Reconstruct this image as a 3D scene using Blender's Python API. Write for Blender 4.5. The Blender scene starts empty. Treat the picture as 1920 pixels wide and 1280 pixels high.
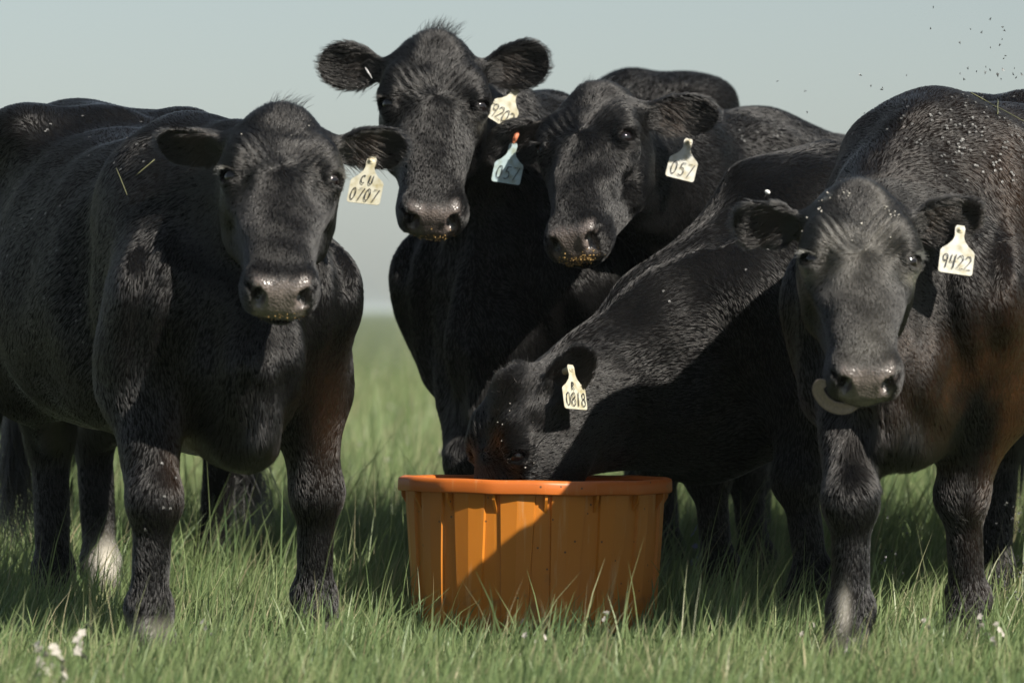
import bpy, bmesh, math, time
import numpy as np
from mathutils import Vector, Matrix
from mathutils.bvhtree import BVHTree

T0 = time.time()
SC = bpy.context.scene
COL = SC.collection

# ------------------------------------------------------------------ camera
FPX, HORIZON, CAMH = 9000.0, 580.0, 0.80          # focal length in 1920-px units, eye-level row, lens height (m)
cam_data = bpy.data.cameras.new('camera')
cam = bpy.data.objects.new('camera', cam_data)
COL.objects.link(cam)
cam.location = (0, 0, CAMH)
cam.rotation_euler = (math.radians(90), 0, 0)
cam_data.sensor_width = 36.0
cam_data.lens = 36.0 * FPX / 1920.0
cam_data.shift_y = -(640.0 - HORIZON) / 1920.0
cam_data.clip_end = 6000.0
cam_data.dof.use_dof = True
cam_data.dof.focus_distance = 11.75
cam_data.dof.aperture_fstop = cam_data.lens / 42.0
SC.camera = cam

# ------------------------------------------------------------------ sky, sun, exposure
SUN_TRAVEL = Vector((-0.79, 0.87, -0.89)).normalized()
TO_SUN = -SUN_TRAVEL
SUN_EL = math.asin(TO_SUN.z)
world = bpy.data.worlds.new('World')
SC.world = world
world.use_nodes = True
wn = world.node_tree.nodes
wl = world.node_tree.links
wn.clear()
sky = wn.new('ShaderNodeTexSky')
sky.sky_type = 'NISHITA'
sky.sun_disc = False
sky.sun_elevation = SUN_EL
sky.sun_rotation = math.atan2(TO_SUN.x, TO_SUN.y)
sky.altitude = 300
sky.air_density = 1.3
sky.dust_density = 0.8
sky.ozone_density = 2.5
hsv = wn.new('ShaderNodeHueSaturation')
hsv.inputs['Saturation'].default_value = 0.42
bg = wn.new('ShaderNodeBackground')
bg.inputs['Strength'].default_value = 0.050
wout = wn.new('ShaderNodeOutputWorld')
wl.new(sky.outputs[0], hsv.inputs['Color'])
tint = wn.new('ShaderNodeMix')
tint.data_type = 'RGBA'
tint.blend_type = 'MULTIPLY'
tint.inputs[0].default_value = 1.0
tint.inputs[7].default_value = (0.895, 0.985, 1.045, 1)
wl.new(hsv.outputs[0], tint.inputs[6])
wl.new(tint.outputs[2], bg.inputs['Color'])
wl.new(bg.outputs[0], wout.inputs['Surface'])

sun_data = bpy.data.lights.new('sun', 'SUN')
sun_data.energy = 4.8
sun_data.angle = math.radians(0.53)
sun_data.color = (1.0, 0.93, 0.82)
sun = bpy.data.objects.new('sun', sun_data)
COL.objects.link(sun)
sun.rotation_euler = SUN_TRAVEL.to_track_quat('-Z', 'Y').to_euler()
sun.location = (6, 2, 8)

vs = SC.view_settings
vs.view_transform = 'Standard'
vs.look = 'None'
vs.exposure = 0.8
vs.gamma = 1.0
vs.use_curve_mapping = False
SC.render.engine = 'CYCLES'
SC.cycles.use_denoising = True
SC.cycles.max_bounces = 6
SC.cycles.volume_bounces = 1
SC.cycles.transparent_max_bounces = 6
SC.cycles_curves.shape = 'RIBBONS'
SC.cycles_curves.subdivisions = 2

RNG = np.random.default_rng(7)


def at(px, py, d):
    """Point seen at photo pixel (px, py) when it stands d metres out."""
    return np.array([(px - 960.0) / FPX * d, d, CAMH + (HORIZON - py) / FPX * d])


def norm(v):
    v = np.asarray(v, float)
    return v / np.linalg.norm(v)


# ------------------------------------------------------------------ noise
class SineNoise:
    def __init__(self, seed, n=10):
        r = np.random.default_rng(seed)
        self.k = r.normal(size=(n, 3))
        self.k /= np.linalg.norm(self.k, axis=1)[:, None]
        self.k *= r.uniform(0.6, 1.7, (n, 1))
        self.p = r.uniform(0, 6.283, n)
        self.n = n

    def __call__(self, P, f):
        return np.sin(P @ (self.k.T * f * 6.283) + self.p).sum(1) / math.sqrt(self.n)


NZ = [SineNoise(s) for s in range(12)]


# ------------------------------------------------------------------ materials
def mat(name):
    m = bpy.data.materials.new(name)
    m.use_nodes = True
    nt = m.node_tree
    for n in list(nt.nodes):
        nt.nodes.remove(n)
    out = nt.nodes.new('ShaderNodeOutputMaterial')
    return m, nt, out


def nd(nt, t, **kw):
    n = nt.nodes.new(t)
    for k, v in kw.items():
        setattr(n, k, v)
    return n


def principled(nt, color=(0.5, 0.5, 0.5), rough=0.5, spec=0.5):
    b = nt.nodes.new('ShaderNodeBsdfPrincipled')
    b.inputs['Base Color'].default_value = (*color, 1)
    b.inputs['Roughness'].default_value = rough
    b.inputs['Specular IOR Level'].default_value = spec
    return b


def mixcol(nt, fac, a, b):
    m = nt.nodes.new('ShaderNodeMix')
    m.data_type = 'RGBA'
    for sock, val in ((m.inputs[0], fac), (m.inputs[6], a), (m.inputs[7], b)):
        if isinstance(val, (int, float)):
            sock.default_value = val
        elif isinstance(val, tuple):
            sock.default_value = (*val, 1)
        else:
            nt.links.new(val, sock)
    return m.outputs[2]


def attr(nt, name):
    a = nt.nodes.new('ShaderNodeAttribute')
    a.attribute_name = name
    return a.outputs['Fac']


def simple_mat(name, color, rough=0.5, spec=0.5, noise=None):
    m, nt, out = mat(name)
    b = principled(nt, color, rough, spec)
    if noise:
        sc, amp = noise
        tc = nd(nt, 'ShaderNodeTexCoord')
        n = nd(nt, 'ShaderNodeTexNoise')
        n.inputs['Scale'].default_value = sc
        n.inputs['Detail'].default_value = 4
        nt.links.new(tc.outputs['Object'], n.inputs['Vector'])
        dark = tuple(c * (1 - amp) for c in color)
        lite = tuple(min(1, c * (1 + amp)) for c in color)
        nt.links.new(mixcol(nt, n.outputs['Fac'], dark, lite), b.inputs['Base Color'])
    nt.links.new(b.outputs[0], out.inputs['Surface'])
    return m


BLACK = (0.0030, 0.0028, 0.0029)
BROWN = (0.085, 0.040, 0.016)
WHITE = (0.52, 0.49, 0.42)


def skin_material():
    m, nt, out = mat('cow_skin')
    L = nt.links
    tc = nd(nt, 'ShaderNodeTexCoord')
    c = mixcol(nt, attr(nt, 'brown'), BLACK, tuple(x * 0.6 for x in BROWN))
    c = mixcol(nt, attr(nt, 'white'), c, WHITE)
    ns = nd(nt, 'ShaderNodeTexNoise')
    ns.inputs['Scale'].default_value = 55
    ns.inputs['Detail'].default_value = 5
    L.new(tc.outputs['Object'], ns.inputs['Vector'])
    nose_c = mixcol(nt, ns.outputs['Fac'], (0.030, 0.026, 0.025), (0.20, 0.165, 0.15))
    nose = attr(nt, 'nose')
    c = mixcol(nt, nose, c, nose_c)
    c = mixcol(nt, attr(nt, 'pit'), c, (0.004, 0.003, 0.003))
    b = principled(nt, BLACK, 0.5, 0.18)
    L.new(c, b.inputs['Base Color'])
    mr = nd(nt, 'ShaderNodeMapRange')
    mr.inputs['To Min'].default_value = 0.75
    mr.inputs['To Max'].default_value = 0.24
    L.new(nose, mr.inputs['Value'])
    L.new(mr.outputs[0], b.inputs['Roughness'])
    ms = nd(nt, 'ShaderNodeMapRange')
    ms.inputs['To Min'].default_value = 0.05
    ms.inputs['To Max'].default_value = 0.75
    L.new(nose, ms.inputs['Value'])
    L.new(ms.outputs[0], b.inputs['Specular IOR Level'])
    vor = nd(nt, 'ShaderNodeTexVoronoi')
    vor.inputs['Scale'].default_value = 190
    L.new(tc.outputs['Object'], vor.inputs['Vector'])
    n2 = nd(nt, 'ShaderNodeTexNoise')
    n2.inputs['Scale'].default_value = 130
    L.new(tc.outputs['Object'], n2.inputs['Vector'])
    mm = nd(nt, 'ShaderNodeMix')
    L.new(nose, mm.inputs[0])
    L.new(n2.outputs['Fac'], mm.inputs[2])
    L.new(vor.outputs['Distance'], mm.inputs[3])
    bp = nd(nt, 'ShaderNodeBump')
    bp.inputs['Strength'].default_value = 0.45
    bp.inputs['Distance'].default_value = 0.004
    L.new(mm.outputs[0], bp.inputs['Height'])
    L.new(bp.outputs[0], b.inputs['Normal'])
    L.new(b.outputs[0], out.inputs['Surface'])
    return m


def hair_material():
    m, nt, out = mat('cow_coat')
    L = nt.links
    c = mixcol(nt, attr(nt, 'brown'), BLACK, BROWN)
    c = mixcol(nt, attr(nt, 'white'), c, WHITE)
    hi = nd(nt, 'ShaderNodeHairInfo')
    pw = nd(nt, 'ShaderNodeMath', operation='POWER')
    pw.inputs[1].default_value = 5.0
    L.new(hi.outputs['Random'], pw.inputs[0])
    c = mixcol(nt, pw.outputs[0], c, mixcol(nt, 0.35, c, (0.060, 0.053, 0.047)))
    h = nd(nt, 'ShaderNodeBsdfHairPrincipled')
    h.model = 'CHIANG'
    h.parametrization = 'COLOR'
    L.new(c, h.inputs['Color'])
    h.inputs['Roughness'].default_value = 0.31
    h.inputs['IOR'].default_value = 1.52
    h.inputs['Radial Roughness'].default_value = 0.5
    h.inputs['Random Roughness'].default_value = 0.4
    L.new(h.outputs[0], out.inputs['Surface'])
    return m


M_SKIN = skin_material()
M_HAIR = hair_material()
M_EYE = simple_mat('eye_wet', (0.006, 0.004, 0.004), 0.06, 0.6)
M_HOOF = simple_mat('hoof_horn', (0.035, 0.03, 0.027), 0.45, 0.4, (60, 0.5))


# ------------------------------------------------------------------ mesh helpers
def link(o, parent=None):
    COL.objects.link(o)
    if parent is not None:
        o.parent = parent
    return o


def mesh_obj(name, V, F, m=None, parent=None, smooth=True):
    me = bpy.data.meshes.new(name)
    V = np.ascontiguousarray(V, np.float32)
    if isinstance(F, np.ndarray):
        nf, k = F.shape
        me.vertices.add(len(V))
        me.vertices.foreach_set('co', V.ravel())
        me.loops.add(nf * k)
        me.loops.foreach_set('vertex_index', F.astype(np.int32).ravel())
        me.polygons.add(nf)
        me.polygons.foreach_set('loop_start', np.arange(0, nf * k, k, dtype=np.int32))
        me.update(calc_edges=True)
    else:
        me.from_pydata([tuple(map(float, v)) for v in V], [], F)
        me.update()
    if smooth:
        me.polygons.foreach_set('use_smooth', np.ones(len(me.polygons), bool))
    if m:
        me.materials.append(m)
    return link(bpy.data.objects.new(name, me), parent)


def empty(name, loc=(0, 0, 0), rz=0.0):
    o = bpy.data.objects.new(name, None)
    o.location = loc
    o.rotation_euler = (0, 0, rz)
    o.empty_display_size = 0.2
    return link(o)


def tag(o, label=None, cat=None, group=None, kind=None):
    for k, v in (('label', label), ('category', cat), ('group', group), ('kind', kind)):
        if v:
            o[k] = v
    return o


def hair_obj(name, P, radius, m, parent, attrs=None):
    """P: (N, K, 3) points; radius: (N, K)"""
    n, k = P.shape[:2]
    hc = bpy.data.hair_curves.new(name)
    hc.add_curves([k] * n)
    hc.attributes['position'].data.foreach_set('vector', np.ascontiguousarray(P, np.float32).ravel())
    ra = hc.attributes.get('radius') or hc.attributes.new('radius', 'FLOAT', 'POINT')
    ra.data.foreach_set('value', np.ascontiguousarray(radius, np.float32).ravel())
    for an, av in (attrs or {}).items():
        a = hc.attributes.new(an, 'FLOAT', 'CURVE')
        a.data.foreach_set('value', np.ascontiguousarray(av, np.float32))
    hc.materials.append(m)
    return link(bpy.data.objects.new(name, hc), parent)


def tube(path, radii, seg=10):
    """closed tapered tube along a polyline"""
    path = np.asarray(path, float)
    V, F = [], []
    n = len(path)
    up = np.array([0.0, 0.0, 1.0])
    for i in range(n):
        t = norm(path[min(i + 1, n - 1)] - path[max(i - 1, 0)])
        a = np.cross(t, up if abs(t[2]) < 0.95 else np.array([1.0, 0, 0]))
        a = norm(a)
        b = np.cross(t, a)
        for j in range(seg):
            w = 2 * math.pi * j / seg
            V.append(path[i] + radii[i] * (math.cos(w) * a + math.sin(w) * b))
    for i in range(n - 1):
        for j in range(seg):
            F.append((i * seg + j, i * seg + (j + 1) % seg, (i + 1) * seg + (j + 1) % seg, (i + 1) * seg + j))
    F.append(tuple(range(seg - 1, -1, -1)))
    F.append(tuple(range((n - 1) * seg, n * seg)))
    return V, F


# ------------------------------------------------------------------ implicit-surface modelling
def smin(a, b, k):
    h = np.clip(0.5 + 0.5 * (b - a) / k, 0, 1)
    return b + (a - b) * h - k * h * (1 - h)


def smax(a, b, k):
    return -smin(-a, -b, k)


def pchip_table(x, y, n=240):
    """smooth monotone-ish table through the stations"""
    x = np.asarray(x, float)
    y = np.asarray(y, float)
    m = np.gradient(y, x)
    d = np.diff(y) / np.diff(x)
    for i in range(1, len(x) - 1):
        if d[i - 1] * d[i] <= 0:
            m[i] = 0
        else:
            m[i] = 2 * d[i - 1] * d[i] / (d[i - 1] + d[i])
    xx = np.linspace(x[0], x[-1], n)
    i = np.clip(np.searchsorted(x, xx, side='right') - 1, 0, len(x) - 2)
    h = x[i + 1] - x[i]
    t = (xx - x[i]) / h
    yy = (2 * t**3 - 3 * t**2 + 1) * y[i] + (t**3 - 2 * t**2 + t) * h * m[i] + (-2 * t**3 + 3 * t**2) * y[i + 1] + (t**3 - t**2) * h * m[i + 1]
    return xx, yy


def f_cone(a, b, ra, rb):
    a = np.asarray(a, float)
    b = np.asarray(b, float)
    ab = b - a
    l2 = ab @ ab + 1e-12

    def fn(x, y, z):
        px, py, pz = x - a[0], y - a[1], z - a[2]
        t = np.clip((px * ab[0] + py * ab[1] + pz * ab[2]) / l2, 0, 1)
        return np.sqrt((px - t * ab[0])**2 + (py - t * ab[1])**2 + (pz - t * ab[2])**2) - (ra + (rb - ra) * t)
    r = max(ra, rb)
    return fn, np.minimum(a, b) - r, np.maximum(a, b) + r


def f_econe(a, b, wa, ha, wb, hb, side):
    a = np.asarray(a, float)
    b = np.asarray(b, float)
    L = np.linalg.norm(b - a)
    t = (b - a) / L
    s = np.asarray(side, float)
    s = norm(s - t * (s @ t))
    u = np.cross(t, s)

    def fn(x, y, z):
        px, py, pz = x - a[0], y - a[1], z - a[2]
        al = px * t[0] + py * t[1] + pz * t[2]
        k = np.clip(al / L, 0, 1)
        e = al - k * L
        su = px * s[0] + py * s[1] + pz * s[2]
        uu = px * u[0] + py * u[1] + pz * u[2]
        w = wa + (wb - wa) * k
        h = ha + (hb - ha) * k
        mn = np.minimum(w, h)
        return (np.sqrt((su / w)**2 + (uu / h)**2 + (e / mn)**2) - 1) * mn
    r = max(wa, ha, wb, hb)
    return fn, np.minimum(a, b) - r, np.maximum(a, b) + r


def f_ell(c, r, R=None):
    c = np.asarray(c, float)
    r = np.asarray(r, float)
    R = np.eye(3) if R is None else np.asarray(R, float)   # columns = axes

    def fn(x, y, z):
        px, py, pz = x - c[0], y - c[1], z - c[2]
        q = [px * R[0, i] + py * R[1, i] + pz * R[2, i] for i in range(3)]
        k0 = np.sqrt((q[0] / r[0])**2 + (q[1] / r[1])**2 + (q[2] / r[2])**2)
        k1 = np.sqrt((q[0] / r[0]**2)**2 + (q[1] / r[1]**2)**2 + (q[2] / r[2]**2)**2) + 1e-9
        return k0 * (k0 - 1) / k1
    rr = np.sqrt((R**2) @ (r**2))
    return fn, c - rr, c + rr


def f_loft(st, n=2.3, taper=None):
    """sections along local x: rows of (x, half_width, z_top, z_bottom[, taper])"""
    st = sorted(st)
    X = [s[0] for s in st]
    tx, W = pchip_table(X, [s[1] for s in st])
    _, ZT = pchip_table(X, [s[2] for s in st])
    _, ZB = pchip_table(X, [s[3] for s in st])
    _, TP = pchip_table(X, [s[4] if len(s) > 4 else 0.0 for s in st])

    def fn(x, y, z):
        w = np.interp(x, tx, W)
        zt = np.interp(x, tx, ZT)
        zb = np.interp(x, tx, ZB)
        tp = np.interp(x, tx, TP)
        cz = (zt + zb) / 2
        hh = np.maximum((zt - zb) / 2, 1e-3)
        zz = np.clip((z - cz) / hh, -1.3, 1.3)
        we = w * (1 + tp * zz)
        q = (np.abs(y / we)**n + np.abs((z - cz) / hh)**n)**(1.0 / n)
        d = (q - 1) * np.minimum(we, hh)
        over = np.maximum(np.maximum(X[0] - x, x - X[-1]), 0)
        return np.where(over > 0, np.sqrt(np.maximum(d, 0)**2 + over**2), d)
    mw = max(s[1] * (1 + abs(s[4] if len(s) > 4 else 0)) for s in st)
    return fn, np.array([X[0], -mw, min(s[3] for s in st)]), np.array([X[-1], mw, max(s[2] for s in st)])


def moved(prim, R, P, s=1.0):
    """primitive given in a local frame (columns of R, origin P, scale s)"""
    fn, lo, hi = prim

    def g(x, y, z):
        px, py, pz = x - P[0], y - P[1], z - P[2]
        q = [(px * R[0, i] + py * R[1, i] + pz * R[2, i]) / s for i in range(3)]
        return fn(*q) * s
    cs = np.array([[lo[0] if i & 1 else hi[0], lo[1] if i & 2 else hi[1], lo[2] if i & 4 else hi[2]] for i in range(8)])
    w = (cs * s) @ R.T + P
    return g, w.min(0), w.max(0)


class Solid:
    def __init__(self):
        self.ops = []

    def add(self, prim, k=0.03, flow=None):
        self.ops.append(('+', prim, k, flow))

    def cut(self, prim, k=0.01):
        self.ops.append(('-', prim, k, None))

    def mesh(self, lo, hi, coarse, zones, zone_step):
        axes = []
        for a in range(3):
            xs = [lo[a]]
            while xs[-1] < hi[a]:
                x = xs[-1]
                dist = min([max(z[0][a] - x, x - z[1][a], 0.0) for z in zones] or [9])
                xs.append(x + min(coarse, zone_step + dist * 0.18))
            axes.append(np.array(xs, np.float32))
        F = np.full([len(a) for a in axes], 1.0, np.float32)
        for kind, (fn, blo, bhi), k, _ in self.ops:
            mg = k + 2.5 * coarse
            sl = []
            for a in range(3):
                i0 = max(int(np.searchsorted(axes[a], blo[a] - mg)) - 1, 0)
                i1 = min(int(np.searchsorted(axes[a], bhi[a] + mg)) + 1, len(axes[a]))
                sl.append(slice(i0, i1))
            if any(s.stop <= s.start for s in sl):
                continue
            sl = tuple(sl)
            x = axes[0][sl[0]][:, None, None]
            y = axes[1][sl[1]][None, :, None]
            z = axes[2][sl[2]][None, None, :]
            d = fn(x, y, z).astype(np.float32)
            F[sl] = smin(F[sl], d, k) if kind == '+' else smax(F[sl], -d, k)
        return surface_nets(F, axes)

    def flow(self, P):
        n = len(P)
        best = np.full(n, 9.0)
        ds = []
        for kind, (fn, lo, hi), k, fl in self.ops:
            if kind != '+' or fl is None:
                continue
            d = fn(P[:, 0], P[:, 1], P[:, 2])
            ds.append((d, fl))
            best = np.minimum(best, d)
        out = np.zeros((n, 3))
        for d, fl in ds:
            w = np.exp(-np.clip(d - best, 0, 1) / 0.02)
            v = fl(P) if callable(fl) else np.broadcast_to(np.asarray(fl, float), (n, 3))
            out += w[:, None] * v
        return out / (np.linalg.norm(out, axis=1)[:, None] + 1e-9)


def surface_nets(F, axes):
    S = F < 0
    nx, ny, nz = F.shape
    cnt = np.zeros((nx - 1, ny - 1, nz - 1), np.int8)
    for i in (0, 1):
        for j in (0, 1):
            for k in (0, 1):
                cnt += S[i:nx - 1 + i, j:ny - 1 + j, k:nz - 1 + k]
    ci, cj, ck = np.nonzero((cnt > 0) & (cnt < 8))
    nv = len(ci)
    idx = np.full(cnt.shape, -1, np.int32)
    idx[ci, cj, ck] = np.arange(nv)
    acc = np.zeros((nv, 3))
    num = np.zeros(nv)
    corners = [(i, j, k) for i in (0, 1) for j in (0, 1) for k in (0, 1)]
    for a in corners:
        for ax in range(3):
            if a[ax]:
                continue
            b = list(a)
            b[ax] = 1
            fa = F[ci + a[0], cj + a[1], ck + a[2]]
            fb = F[ci + b[0], cj + b[1], ck + b[2]]
            m = (fa < 0) != (fb < 0)
            t = np.where(m, fa / np.where(m, fa - fb, 1), 0)
            p = np.stack([np.full(nv, a[0], float), np.full(nv, a[1], float), np.full(nv, a[2], float)], 1)
            p[:, ax] += t
            acc[m] += p[m]
            num[m] += 1
    P = acc / num[:, None]
    V = np.empty((nv, 3))
    for ax, c in enumerate((ci, cj, ck)):
        A = axes[ax]
        V[:, ax] = A[c] + (A[c + 1] - A[c]) * P[:, ax]
    quads = []
    for ax in range(3):
        sl0 = [slice(None)] * 3
        sl1 = [slice(None)] * 3
        sl0[ax] = slice(0, -1)
        sl1[ax] = slice(1, None)
        A, B = S[tuple(sl0)], S[tuple(sl1)]
        i, j, k = np.nonzero(A != B)
        pos = [i, j, k]
        o1, o2 = (ax + 1) % 3, (ax + 2) % 3
        ok = (pos[o1] > 0) & (pos[o2] > 0) & (pos[o1] < F.shape[o1] - 1) & (pos[o2] < F.shape[o2] - 1)
        pos = [p[ok] for p in pos]
        sgn = A[i[ok], j[ok], k[ok]]

        def cell(d1, d2):
            q = [p.copy() for p in pos]
            q[o1] -= d1
            q[o2] -= d2
            return idx[q[0], q[1], q[2]]
        q = np.stack([cell(1, 1), cell(0, 1), cell(0, 0), cell(1, 0)], 1)
        q[~sgn] = q[~sgn][:, ::-1]
        quads.append(q)
    Q = np.concatenate(quads)
    return V, Q


def relax(V, Q, it=2, lam=0.5):
    n = len(V)
    e = np.concatenate([Q[:, [0, 1]], Q[:, [1, 2]], Q[:, [2, 3]], Q[:, [3, 0]]])
    deg = np.bincount(e[:, 0], minlength=n) + np.bincount(e[:, 1], minlength=n)
    for i in range(it):
        for l in (lam, -lam * 0.9):
            s = np.zeros_like(V)
            for a in range(3):
                s[:, a] = np.bincount(e[:, 0], V[e[:, 1], a], n) + np.bincount(e[:, 1], V[e[:, 0], a], n)
            V = V + l * (s / np.maximum(deg, 1)[:, None] - V)
    return V


def vert_normals(V, Q):
    fn = np.cross(V[Q[:, 2]] - V[Q[:, 0]], V[Q[:, 3]] - V[Q[:, 1]])
    N = np.zeros_like(V)
    for a in range(3):
        for c in range(4):
            N[:, a] += np.bincount(Q[:, c], fn[:, a], len(V))
    return N / (np.linalg.norm(N, axis=1)[:, None] + 1e-12), 0.5 * np.linalg.norm(fn, axis=1)


# ------------------------------------------------------------------ the cow
HEAD = [  # x along the face from the poll, half width, dorsal z, ventral z, taper
    (-0.035, 0.020, -0.030, -0.055, 0.0),
    (-0.015, 0.074, 0.002, -0.085, 0.0),
    (0.03, 0.112, 0.036, -0.135, 0.06),
    (0.08, 0.128, 0.056, -0.18, 0.12),
    (0.14, 0.134, 0.066, -0.215, 0.16),
    (0.19, 0.134, 0.066, -0.225, 0.16),
    (0.25, 0.126, 0.060, -0.220, 0.10),
    (0.32, 0.112, 0.051, -0.195, 0.03),
    (0.39, 0.094, 0.042, -0.160, -0.03),
    (0.44, 0.086, 0.036, -0.140, -0.04),
    (0.48, 0.085, 0.028, -0.125, 0.0),
    (0.515, 0.080, 0.012, -0.115, 0.06),
    (0.54, 0.066, -0.012, -0.100, 0.08),
    (0.553, 0.030, -0.036, -0.075, 0.0),
]
WHORL = np.array([0.20, 0.0, 0.06])
TORSO = [
    (0.36, 0.05, 0.78, 0.66, 0.0),
    (0.31, 0.100, 0.92, 0.58, 0.0),
    (0.22, 0.160, 1.06, 0.515, 0.0),
    (0.10, 0.228, 1.19, 0.50, 0.0),
    (-0.05, 0.285, 1.27, 0.49, -0.05),
    (-0.20, 0.318, 1.29, 0.49, -0.10),
    (-0.40, 0.360, 1.27, 0.49, -0.15),
    (-0.65, 0.40, 1.265, 0.495, -0.14),
    (-0.90, 0.395, 1.275, 0.50, -0.10),
    (-1.10, 0.355, 1.31, 0.56, 0.0),
    (-1.28, 0.31, 1.325, 0.64, 0.05),
    (-1.45, 0.255, 1.30, 0.72, 0.05),
    (-1.57, 0.17, 1.23, 0.82, 0.0),
    (-1.63, 0.05, 1.12, 0.96, 0.0),
]


class Cow:
    pass


def build_cow(spec):
    c = Cow()
    s = spec.get('scale', 1.0)
    h2 = norm([*spec['heading'], 0])
    org = np.array([spec['origin'][0], spec['origin'][1], spec.get('z', 0.0)])
    B = np.stack([h2, np.array([-h2[1], h2[0], 0]), np.array([0, 0, 1.0])], 1)      # columns: forward, left, up

    def loc(p):
        return (np.asarray(p, float) - org) @ B

    def lvec(v):
        return norm(np.asarray(v, float) @ B)

    c.to_world = lambda P: P @ B.T + org
    c.to_local = loc
    c.name = spec['name']
    S = Solid()
    dz = spec.get('top', {})

    # trunk
    to = spec.get('torso', TORSO)
    st = []
    for r in to:
        st.append((r[0] * s, r[1] * s * spec.get('girth', 1.0), (r[2] + np.interp(r[0], *spec.get('lift', ([-1, 1], [0, 0])))) * s, (r[3] + np.interp(r[0], *spec.get('sag', ([-1, 1], [0, 0])))) * s, r[4] + (spec.get('rear', 0.0) if r[0] < -0.8 else 0.0)))

    def trunk_flow(P):
        o = np.zeros_like(P)
        o[:, 0] = -0.75
        o[:, 2] = -0.75 + 0.5 * np.clip((P[:, 2] - 1.0 * s) / 0.3, 0, 1)
        return o
    S.add(f_loft(st, 2.25), 0.05, trunk_flow)
    topz = lambda x: float(np.interp(x * s, [q[0] for q in sorted(st)], [q[2] for q in sorted(st)]))
    back = (-0.9, 0, -0.45)
    sw_ = spec.get('shoulder', 1.0)
    for sd in (-1, 1):
        S.add(f_econe((-0.14 * s, sd * 0.13 * s, topz(-0.12) - 0.13 * s), (0.12 * s, sd * 0.215 * s * sw_, 0.80 * s), 0.10 * s, 0.12 * s, 0.085 * s, 0.15 * s, (0, 1, 0)), 0.09, (-0.5, 0, -0.85))
        S.add(f_ell((-1.10 * s, sd * spec.get('hook', 0.235) * s, topz(-1.1) - 0.055 * s), (0.10 * s, 0.05 * s, 0.035 * s)), 0.15, back)      # hooks
        S.add(f_ell((-1.50 * s, sd * 0.12 * s, topz(-1.5) - 0.06 * s), (0.08 * s, 0.045 * s, 0.05 * s)), 0.13, back)          # pins
        S.add(f_ell((-1.27 * s, sd * 0.20 * s, 0.92 * s), (0.25 * s, 0.155 * s, 0.31 * s)), 0.08, (-0.4, 0, -0.9))           # thigh
    S.add(f_cone((-1.0 * s, 0, topz(-1.0) - 0.055 * s), (-1.5 * s, 0, topz(-1.5) - 0.05 * s), 0.06 * s, 0.05 * s), 0.08, back)
    S.add(f_ell((-0.12 * s, 0, topz(-0.12) - 0.05 * s), (0.2 * s, 0.075 * s, 0.07 * s)), 0.10, back)
    # brisket
    bx, bz, br = spec.get('brisket', (0.22, 0.50, 0.115))
    S.add(f_econe((bx * s, 0, (bz + 0.16) * s), ((bx + 0.02) * s, 0, bz * s), 0.105 * s, 0.12 * s, 0.050 * s, br * s, (0, 1, 0)), 0.06, (-0.2, 0, -1))
    S.add(f_cone(((bx - 0.02) * s, 0, bz * s), (-0.2 * s, 0, 0.56 * s), 0.055 * s, 0.09 * s), 0.07, (-0.6, 0, -0.8))

    for sd in (-1, 1):
        S.cut(f_cone((-0.30 * s, sd * 0.375 * s * sw_, 1.02 * s), (-0.20 * s, sd * 0.355 * s * sw_, 0.62 * s), 0.05 * s, 0.04 * s), 0.08)      # behind the shoulder
        S.cut(f_cone((0.36 * s, sd * 0.125 * s, 0.92 * s), (0.30 * s, sd * 0.125 * s, 0.56 * s), 0.034 * s, 0.030 * s), 0.05)                 # beside the brisket
        S.cut(f_cone((0.12 * s, sd * 0.235 * s, 1.10 * s), (0.24 * s, sd * 0.225 * s, 0.86 * s), 0.045 * s, 0.035 * s), 0.06)                 # neck meets shoulder
        S.cut(f_ell((-0.95 * s, sd * 0.43 * s * spec.get('girth', 1.0), 1.13 * s), (0.12 * s, 0.06 * s, 0.085 * s)), 0.08)                     # flank hollow
    # legs
    feet = []
    down = (0, 0, -1)
    for sd, key in ((-1, 'fr'), (1, 'fl')):
        f = loc((*spec[key], 0)) if key in spec else np.array([0.02 * s, sd * 0.18 * s, 0])
        f = np.array([f[0], f[1], 0.0])
        sh = np.array([0.11 * s, sd * 0.20 * s * sw_, 0.82 * s])
        el = np.array([(-0.05 * s) * 0.6 + f[0] * 0.4, sd * 0.20 * s * 0.6 + f[1] * 0.4, 0.62 * s])
        kn = np.array([f[0] * 0.92 + 0.02 * s, f[1] * 0.97, 0.365 * s])
        ft = np.array([f[0] - 0.012 * s, f[1], 0.115 * s])
        hf = np.array([f[0] + 0.035 * s, f[1], 0.035 * s])
        S.add(f_cone(sh, el, 0.13 * s, 0.108 * s), 0.09, (-0.3, 0, -0.95))
        S.add(f_econe(el + (0, 0, 0.05 * s), kn, 0.088 * s, 0.105 * s, 0.056 * s, 0.060 * s, (0, 1, 0)), 0.06, down)
        S.add(f_ell(kn + (0.008 * s, 0, 0.0), (0.062 * s, 0.064 * s, 0.070 * s)), 0.028, down)
        S.add(f_cone(kn, ft, 0.045 * s, 0.041 * s), 0.03, down)
        S.add(f_ell(ft + (-0.008, 0, 0), (0.052 * s, 0.052 * s, 0.046 * s)), 0.03, down)
        S.add(f_cone(ft, hf, 0.046 * s, 0.05 * s), 0.03, down)
        S.add(f_econe(hf + (-0.01, 0, 0.01), hf + (0.012, 0, -0.03), 0.050 * s, 0.052 * s, 0.058 * s, 0.066 * s, (0, 1, 0)), 0.012, None)
        feet.append(hf)
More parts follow.
